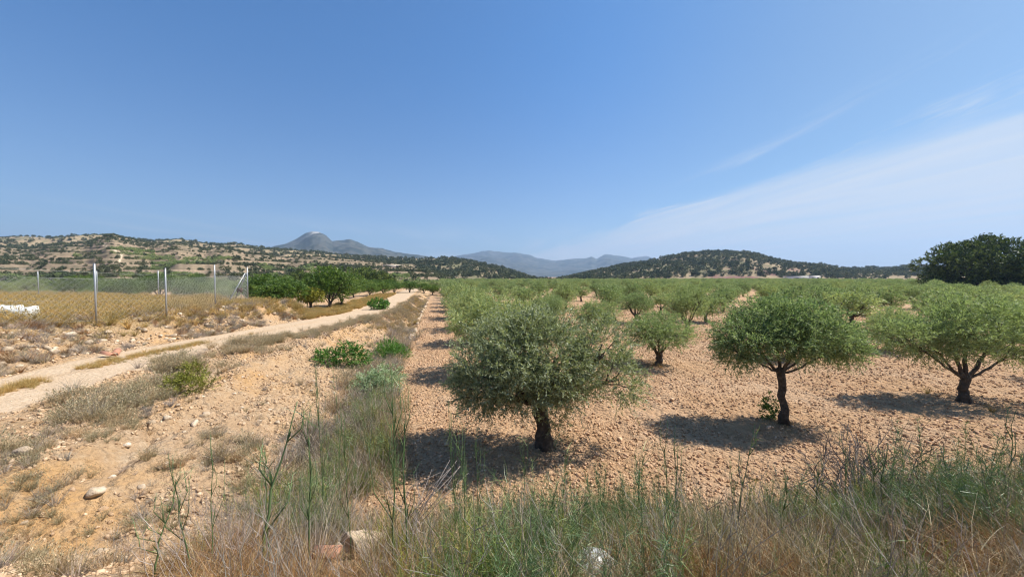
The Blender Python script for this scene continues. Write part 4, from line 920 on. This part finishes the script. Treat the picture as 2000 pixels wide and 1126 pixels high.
y = 4.4 + 7 * rng.random(1500) ** 1.3; x = xd(y) - .25 + rng.normal(size=len(y)) * (.62 - .02 * y); k = fbm(x, y, .8, 2, 78) > .40
grass('ditch_end_weeds', x, y, .75 + .8 * rng.random(len(x)), W_fen[:1] + W_grn[1:] + W_dead + W_str + W_red[:1], 'tall mixed weeds at the near end of the ditch', keep=k)
y = 3.4 + 4 * rng.random(500); x = -2.0 - rng.random(500) * 2.2; k = fbm(x, y, .8, 2, 80) > .5
grass('bank_foot_weeds', x, y, .5 + .5 * rng.random(len(x)), W_dead + W_red + W_str, 'brown dead weeds thinning out up the clay slope', keep=k)

tb = np.array([[0.76, 8.45], [7.4, 9.8], [14.5, 11.7]] + [[c[3], c[4]] for c in cand if c[0] < 34]); i = rng.integers(0, len(tb), 420)
x = tb[i, 0] + rng.normal(size=420) * .45; y = tb[i, 1] + rng.normal(size=420) * .4
grass('tree_foot_weeds', x, y, .3 + .4 * rng.random(420), W_str + W_red + T_yel[:1], 'sparse dry weeds round the feet of the olive trees', keep=fbm(x, y, 1.5, 2, 96) > .4)
# ------------------------------------------------------------------ countable plants
def fennel(seed, h, nbr=4, thick=.0062):
    r = np.random.default_rng(seed); st = MB(); lf = MB(); n = 9; t = np.linspace(0, 1, n)
    P = np.stack([np.cumsum(r.normal(size=n)) * .010 * h + r.normal() * .08 * t ** 1.5, np.cumsum(r.normal(size=n)) * .010 * h, t * h], -1)
    tube(st, P, thick * (1 - .75 * t), 6, .35)
    for i in range(nbr):
        q = .25 + .6 * (i + r.random() * .6) / nbr; p = np.array([np.interp(q, t, P[:, a]) for a in range(3)]); a = r.random() * 6.28
        L_ = h * (.2 + .4 * r.random()) * (1.2 - q); sp_ = .10 + .25 * r.random(); e = p + np.array([math.cos(a) * L_ * sp_, math.sin(a) * L_ * sp_, L_]); m_ = (p + e) / 2 + [math.cos(a) * L_ * .1, math.sin(a) * L_ * .1, -L_ * .08]
        tube(st, [p, m_, e], [thick * .55, thick * .4, thick * .2], 5, .5)
        # leaf sheath and threads
        k_ = 12; tt = r.random(k_); B = p + (e - p) * tt[:, None]; Dd = norm(r.normal(size=(k_, 3)) * .6 + norm(e - p)); blades(lf, B, Dd, .05 + .08 * r.random(k_), .003, r.normal(size=(k_, 3)) * .1, r.random(k_), 2)
        leaves(lf, p[None], (e - p)[None] + [[0, 0, .1]], np.array([L_ * .4]), np.array([thick * 1.5]), np.array([.3]))
    return st, lf
fen = []
for i in range(8):
    st, lf = fennel(1200 + i, 1.0, 3 + i % 4); fen.append((st.out('stem', M['fennel'], smooth=True, link=False), lf.out('leaf', M['fennel'], link=False)))
spots = [  # (px of top, py of top, depth, label)
 (480, 800, 2.9, 'thick green fennel stalk with upright twin stems, tallest above the clay slope', 2.6),
 (585, 795, 3.1, 'slender green fennel stalk leaning right, second tall one above the clay slope', 1.3),
 (350, 870, 3.0, 'branching thin fennel stalk left of the thickest stalk', 1.2),
 (250, 985, 2.7, 'short lone fennel stalk farthest left above the bare slope', 1.3),
 (430, 850, 3.1, 'brownish thin fennel stem just left of the thickest stalk', .8),
 (520, 860, 3.2, 'curled short fennel stalk between the two tall ones', .8),
 (742, 720, 3.0, 'straight tall fennel stalk rising in front of the ditch weeds', 1.5),
 (632, 690, 4.6, 'tall thin fennel stem over the clay slope edge', .8), (655, 705, 5.0, 'thin fennel stem beside the pale feathery plant', .8),
 (808, 760, 3.0, 'tall fennel stalk in front of the kerb stones', 1.3), (700, 800, 3.6, 'fennel stem between ditch weeds and rock', 1.0),
 (880, 770, 3.3, 'fennel stalk in front of the big shadow left of the nearest olive', 1.1), (905, 830, 3.1, 'fennel stalk beside the pale dead stems', 1.1), (955, 850, 3.4, 'thin fennel stalk below the nearest olive crown', .9),
 (1020, 850, 3.6, 'thin fennel stem just left of the nearest olive trunk', .8), (1085, 930, 3.2, 'short leafy fennel stalk below the nearest olive trunk', 1.1), (1150, 940, 3.3, 'fennel stem above the plastic bag', .9),
 (1215, 960, 3.1, 'fennel stem right of the plastic bag', 1.0), (1240, 905, 3.2, 'upright fennel pair stem right of the bag', 1.1), (1260, 935, 3.4, 'kinked fennel stem right of the bag', .9),
 (1312, 830, 3.3, 'tall kinked fennel stalk with a yellow flower head', 1.1), (1345, 845, 3.2, 'tall straight fennel stalk right of the flowering one', 1.2), (1395, 980, 3.4, 'short fennel stem low in the gap of bare soil', .8),
 (1440, 905, 3.6, 'thin fennel stem left of the umbrella olive shadow', .8), (1478, 830, 3.2, 'very tall dark fennel stalk below the umbrella olive', 1.2), (1530, 930, 3.0, 'dark leaning stalk below the umbrella olive trunk', 1.1),
 (1560, 960, 3.5, 'thin green stem left of the grey shrub', .8), (1610, 880, 3.6, 'fine stem at the left side of the grey shrub', .8), (1660, 830, 3.7, 'tall fine stem rising through the grey shrub', .9), (1720, 870, 3.3, 'thick pale-green stem in front of the grey shrub', 1.5),
 (1745, 875, 3.4, 'twin green stem beside the thick one in front of the grey shrub', 1.3), (1865, 880, 3.2, 'tall fennel stalk with yellow leaf right of the grey shrub', 1.3), (1930, 900, 3.4, 'slim fennel stalk near the right edge', 1.0), (1965, 790, 3.3, 'tallest fennel stalk by the right edge of the photo', 1.2),
 (1985, 900, 3.6, 'fennel stem cut by the right edge of the photo', .9)]
for i, (px, py, d, lab, th) in enumerate(spots):
    top = at(px, py, d); bx = top[0] + rng.normal() * .06; by = d + rng.normal() * .05; zb = float(H(bx, by)); h = top[2] - zb
    t = empty('fennel_stalk', (bx, by, zb), rng.random() * 6.28, (max(.85, th * .95), max(.85, th * .95), h)); tag(t, lab, 'fennel plant', 'fennel stalks on the roadside bank')
    pr = fen[i % 8]; put('stem', pr[0], t); put('leaf', pr[1], t)
def twiggy(seed, n0, h, spread, r0, depth=3):
    r = np.random.default_rng(seed); mb = MB()
    def grow(p, d, L_, rad, lev):
        e = p + d * L_; m_ = (p + e) / 2 + r.normal(size=3) * L_ * .08; tube(mb, [p, m_, e], [rad, rad * .8, rad * .55], 4 if lev < depth else 3, .3 + .4 * r.random(), cap=False)
        if lev >= depth: return
        for _ in range(3 + (lev == 0)):
            q = .4 + .6 * r.random(); grow(p + d * L_ * q, norm(d + r.normal(size=3) * .6 + [0, 0, .15]), L_ * (.45 + .25 * r.random()), rad * .55, lev + 1)
    for i in range(n0):
        a = r.random() * 6.28; grow(np.array([r.normal() * .06, r.normal() * .06, -.03]), norm(np.array([math.cos(a) * spread, math.sin(a) * spread, .6 + .6 * r.random()])), h * (.4 + .25 * r.random()), r0, 0)
    return mb
def shrub(px, py, d, name, label, cat, mbs, mat, sc=1, grp=None, dz=0):
    x = (px - 1000) / F_ * d; o = mbs.out(name, M[mat]); o.location = (x, d, float(H(x, d)) + dz); o.scale = (sc,) * 3; tag(o, label, cat, grp); return o
shrub(1700, 0, 4.75, 'dead_shrub', 'wide leafless grey twiggy shrub at the right of the roadside bank', 'shrub', twiggy(5, 16, 1.25, .9, .012), 'twig', 1.2)
shrub(1835, 0, 4.8, 'dead_shrub', 'darker leafless twiggy shrub just right of the wide grey one', 'shrub', twiggy(6, 13, 1.15, .8, .012), 'twig', 1.15)
shrub(470, 0, 3.3, 'dead_shrub', 'fine dead brown twigs round the foot of the thickest fennel stalk', 'shrub', twiggy(7, 8, .6, .7, .005), 'straw_grey', 1)
def bush(px, py, d, name, label, cat, lobes, n, ln, wd, mat, sc=1, seed=0, **kw):
    x = (px - 1000) / F_ * d; c_ = crown_mesh(name, lobes, n, 10, ln, wd, M[mat], seed, link=True, gap=.25, shell=.2, **kw); c_.location = (x, d, float(H(x, d)) - .03); c_.scale = (sc,) * 3; return tag(c_, label, cat)
bush(662, 0, 15.3, 'green_bush', 'bright green leafy bush at the foot of the clay bank', 'bush', [(-.5, 0, .3, .6, .5, .35), (.3, .1, .45, .6, .5, .4), (.8, 0, .25, .45, .5, .3)], 420, .09, .04, 'bushgreen', 1, 1, spl=.25)
bush(735, 0, 12.6, 'feathery_bush', 'pale mint-green feathery bush in the ditch', 'bush', [(-.35, 0, .4, .6, .5, .45), (.25, .1, .55, .55, .5, .5), (.0, -.3, .25, .75, .5, .3)], 700, .10, .02, 'feather_pale', 1, 2, spl=.25)
bush(768, 0, 18.0, 'grass_clump', 'dark green grassy clump against the ditch kerb', 'plant', [(-.3, 0, .4, .5, .9, .5), (.2, -.3, .3, .45, .6, .4), (.5, -.5, .2, .3, .4, .25)], 420, .16, .02, 'bushgreen', 1, 3, up=1.2, spl=.4)
bush(740, 0, 35.5, 'green_bush', 'round dark green bush on the far edge of the track', 'bush', [(0, 0, .45, .7, .6, .45)], 220, .14, .07, 'bushgreen', 1.1, 4)
bush(365, 0, 9.6, 'yellow_green_bush', 'rounded yellow-green bush with yellow flower heads on the lip of the bank', 'bush', [(0, 0, .22, .42, .4, .26), (-.3, .1, .25, .35, .3, .22), (-.1, .2, .45, .25, .25, .25)], 420, .06, .012, 'yellowbush', 1.15, 5, up=1.0, spl=.15)
bush(1508, 0, 10.2, 'sapling', 'small green shoot beside the umbrella olive trunk', 'plant', [(0, 0, .25, .17, .15, .25), (0, 0, .5, .07, .07, .2)], 70, .08, .03, 'almond', 1, 6, spl=.12)
# pale dead stems lying across the weeds
mb = MB()
for i in range(9):
    a = at(792 + rng.normal() * 14, 1035 + rng.normal() * 15, 3.55); b2 = at(850 + rng.random() * 65 + rng.normal() * 12, 895 + rng.random() * 40, 3.6 + rng.random() * .2); m_ = (a + b2) / 2 + rng.normal(size=3) * .05
    tube(mb, [a, m_, b2], [.004, .0035, .0015], 4, .8)
o = mb.out('dead_stem_bundle', M['straw_grey']); tag(o, 'bundle of bleached dead stems leaning right in front of the ditch weeds', 'dead stems')
for i, (px, py, d, sp_, lab) in enumerate(((600, 1110, 2.95, 1.1, 'bleached spray of dead grass below the big rock'), (680, 960, 4.0, 1.0, 'tangle of grey dead stems above the big rock'), (1030, 1085, 3.1, .9, 'bleached dead tuft left of the plastic bag'), (990, 960, 3.9, .8, 'thin grey dead tuft under the nearest olive'))):
    x = (px - 1000) / F_ * d; o = tuft(1300 + i, 150, .62, sp_, .005, 'straw_grey', 'dead_tuft', lean=.25); COL.objects.link(o); o.location = (x, d, float(H(x, d)) - .02); tag(o, lab, 'dead grass')
# rock, slab, bag
V, F = rock_vf(ICO3, 1.1, .5, 77); V = V * (1 + .15 * (fbm(V[:, 0] * 2 + 5, V[:, 1] * 2 + V[:, 2] * 2, .8, 4, 3) - .5))[:, None]
x, d = at(695, 0, 3.75)[:2]; o = mesh('rock', V, [F], M['stone'], smooth=False); o.location = (x, d, float(H(x, d)) + .12); o.scale = (.30, .28, .25); o.rotation_euler = (.2, .3, .5); tag(o, 'large rough pale rock in the dry grass at the end of the ditch', 'rock')
V, F = rock_vf(ICO3, .8, .15, 79); x, d = at(655, 0, 3.6)[:2]; o = mesh('rock', V, [F], M['stone'], smooth=False); o.location = (x, d, float(H(x, d)) + .08); o.scale = (.13, .12, .12); tag(o, 'smaller rounded rock left of the large rough rock', 'rock')
mb = MB(); box(mb, (0, 0, 0), (.26, .13, .045), jit=.01); o = mb.out('broken_brick', M['tileroof']); x, d = at(628, 0, 3.5)[:2]; o.location = (x, d, float(H(x, d)) + .1); o.rotation_euler = (.1, .05, .1); tag(o, 'thin broken brick slab with a pale face left of the rocks', 'brick')
V, F = ICO3; V = V.copy(); rad = 1 + .5 * (np.abs(fbm(V[:, 0] * 2.2 + 7, V[:, 1] * 2.2 + V[:, 2] * 3.1, .6, 5, 12) - .5) * 2) - .25; V = V * rad[:, None]
V[:, 2] *= .62; x, d = at(1168, 0, 2.95)[:2]; o = mesh('plastic_bag', V, [F], M['film'], smooth=False); o.location = (x, d, float(H(x, d)) + .06); o.scale = (.22, .16, .18); o.rotation_euler = (0, .25, .4); tag(o, 'crumpled translucent white plastic bag in the grass at the bottom', 'plastic bag')
print('done')
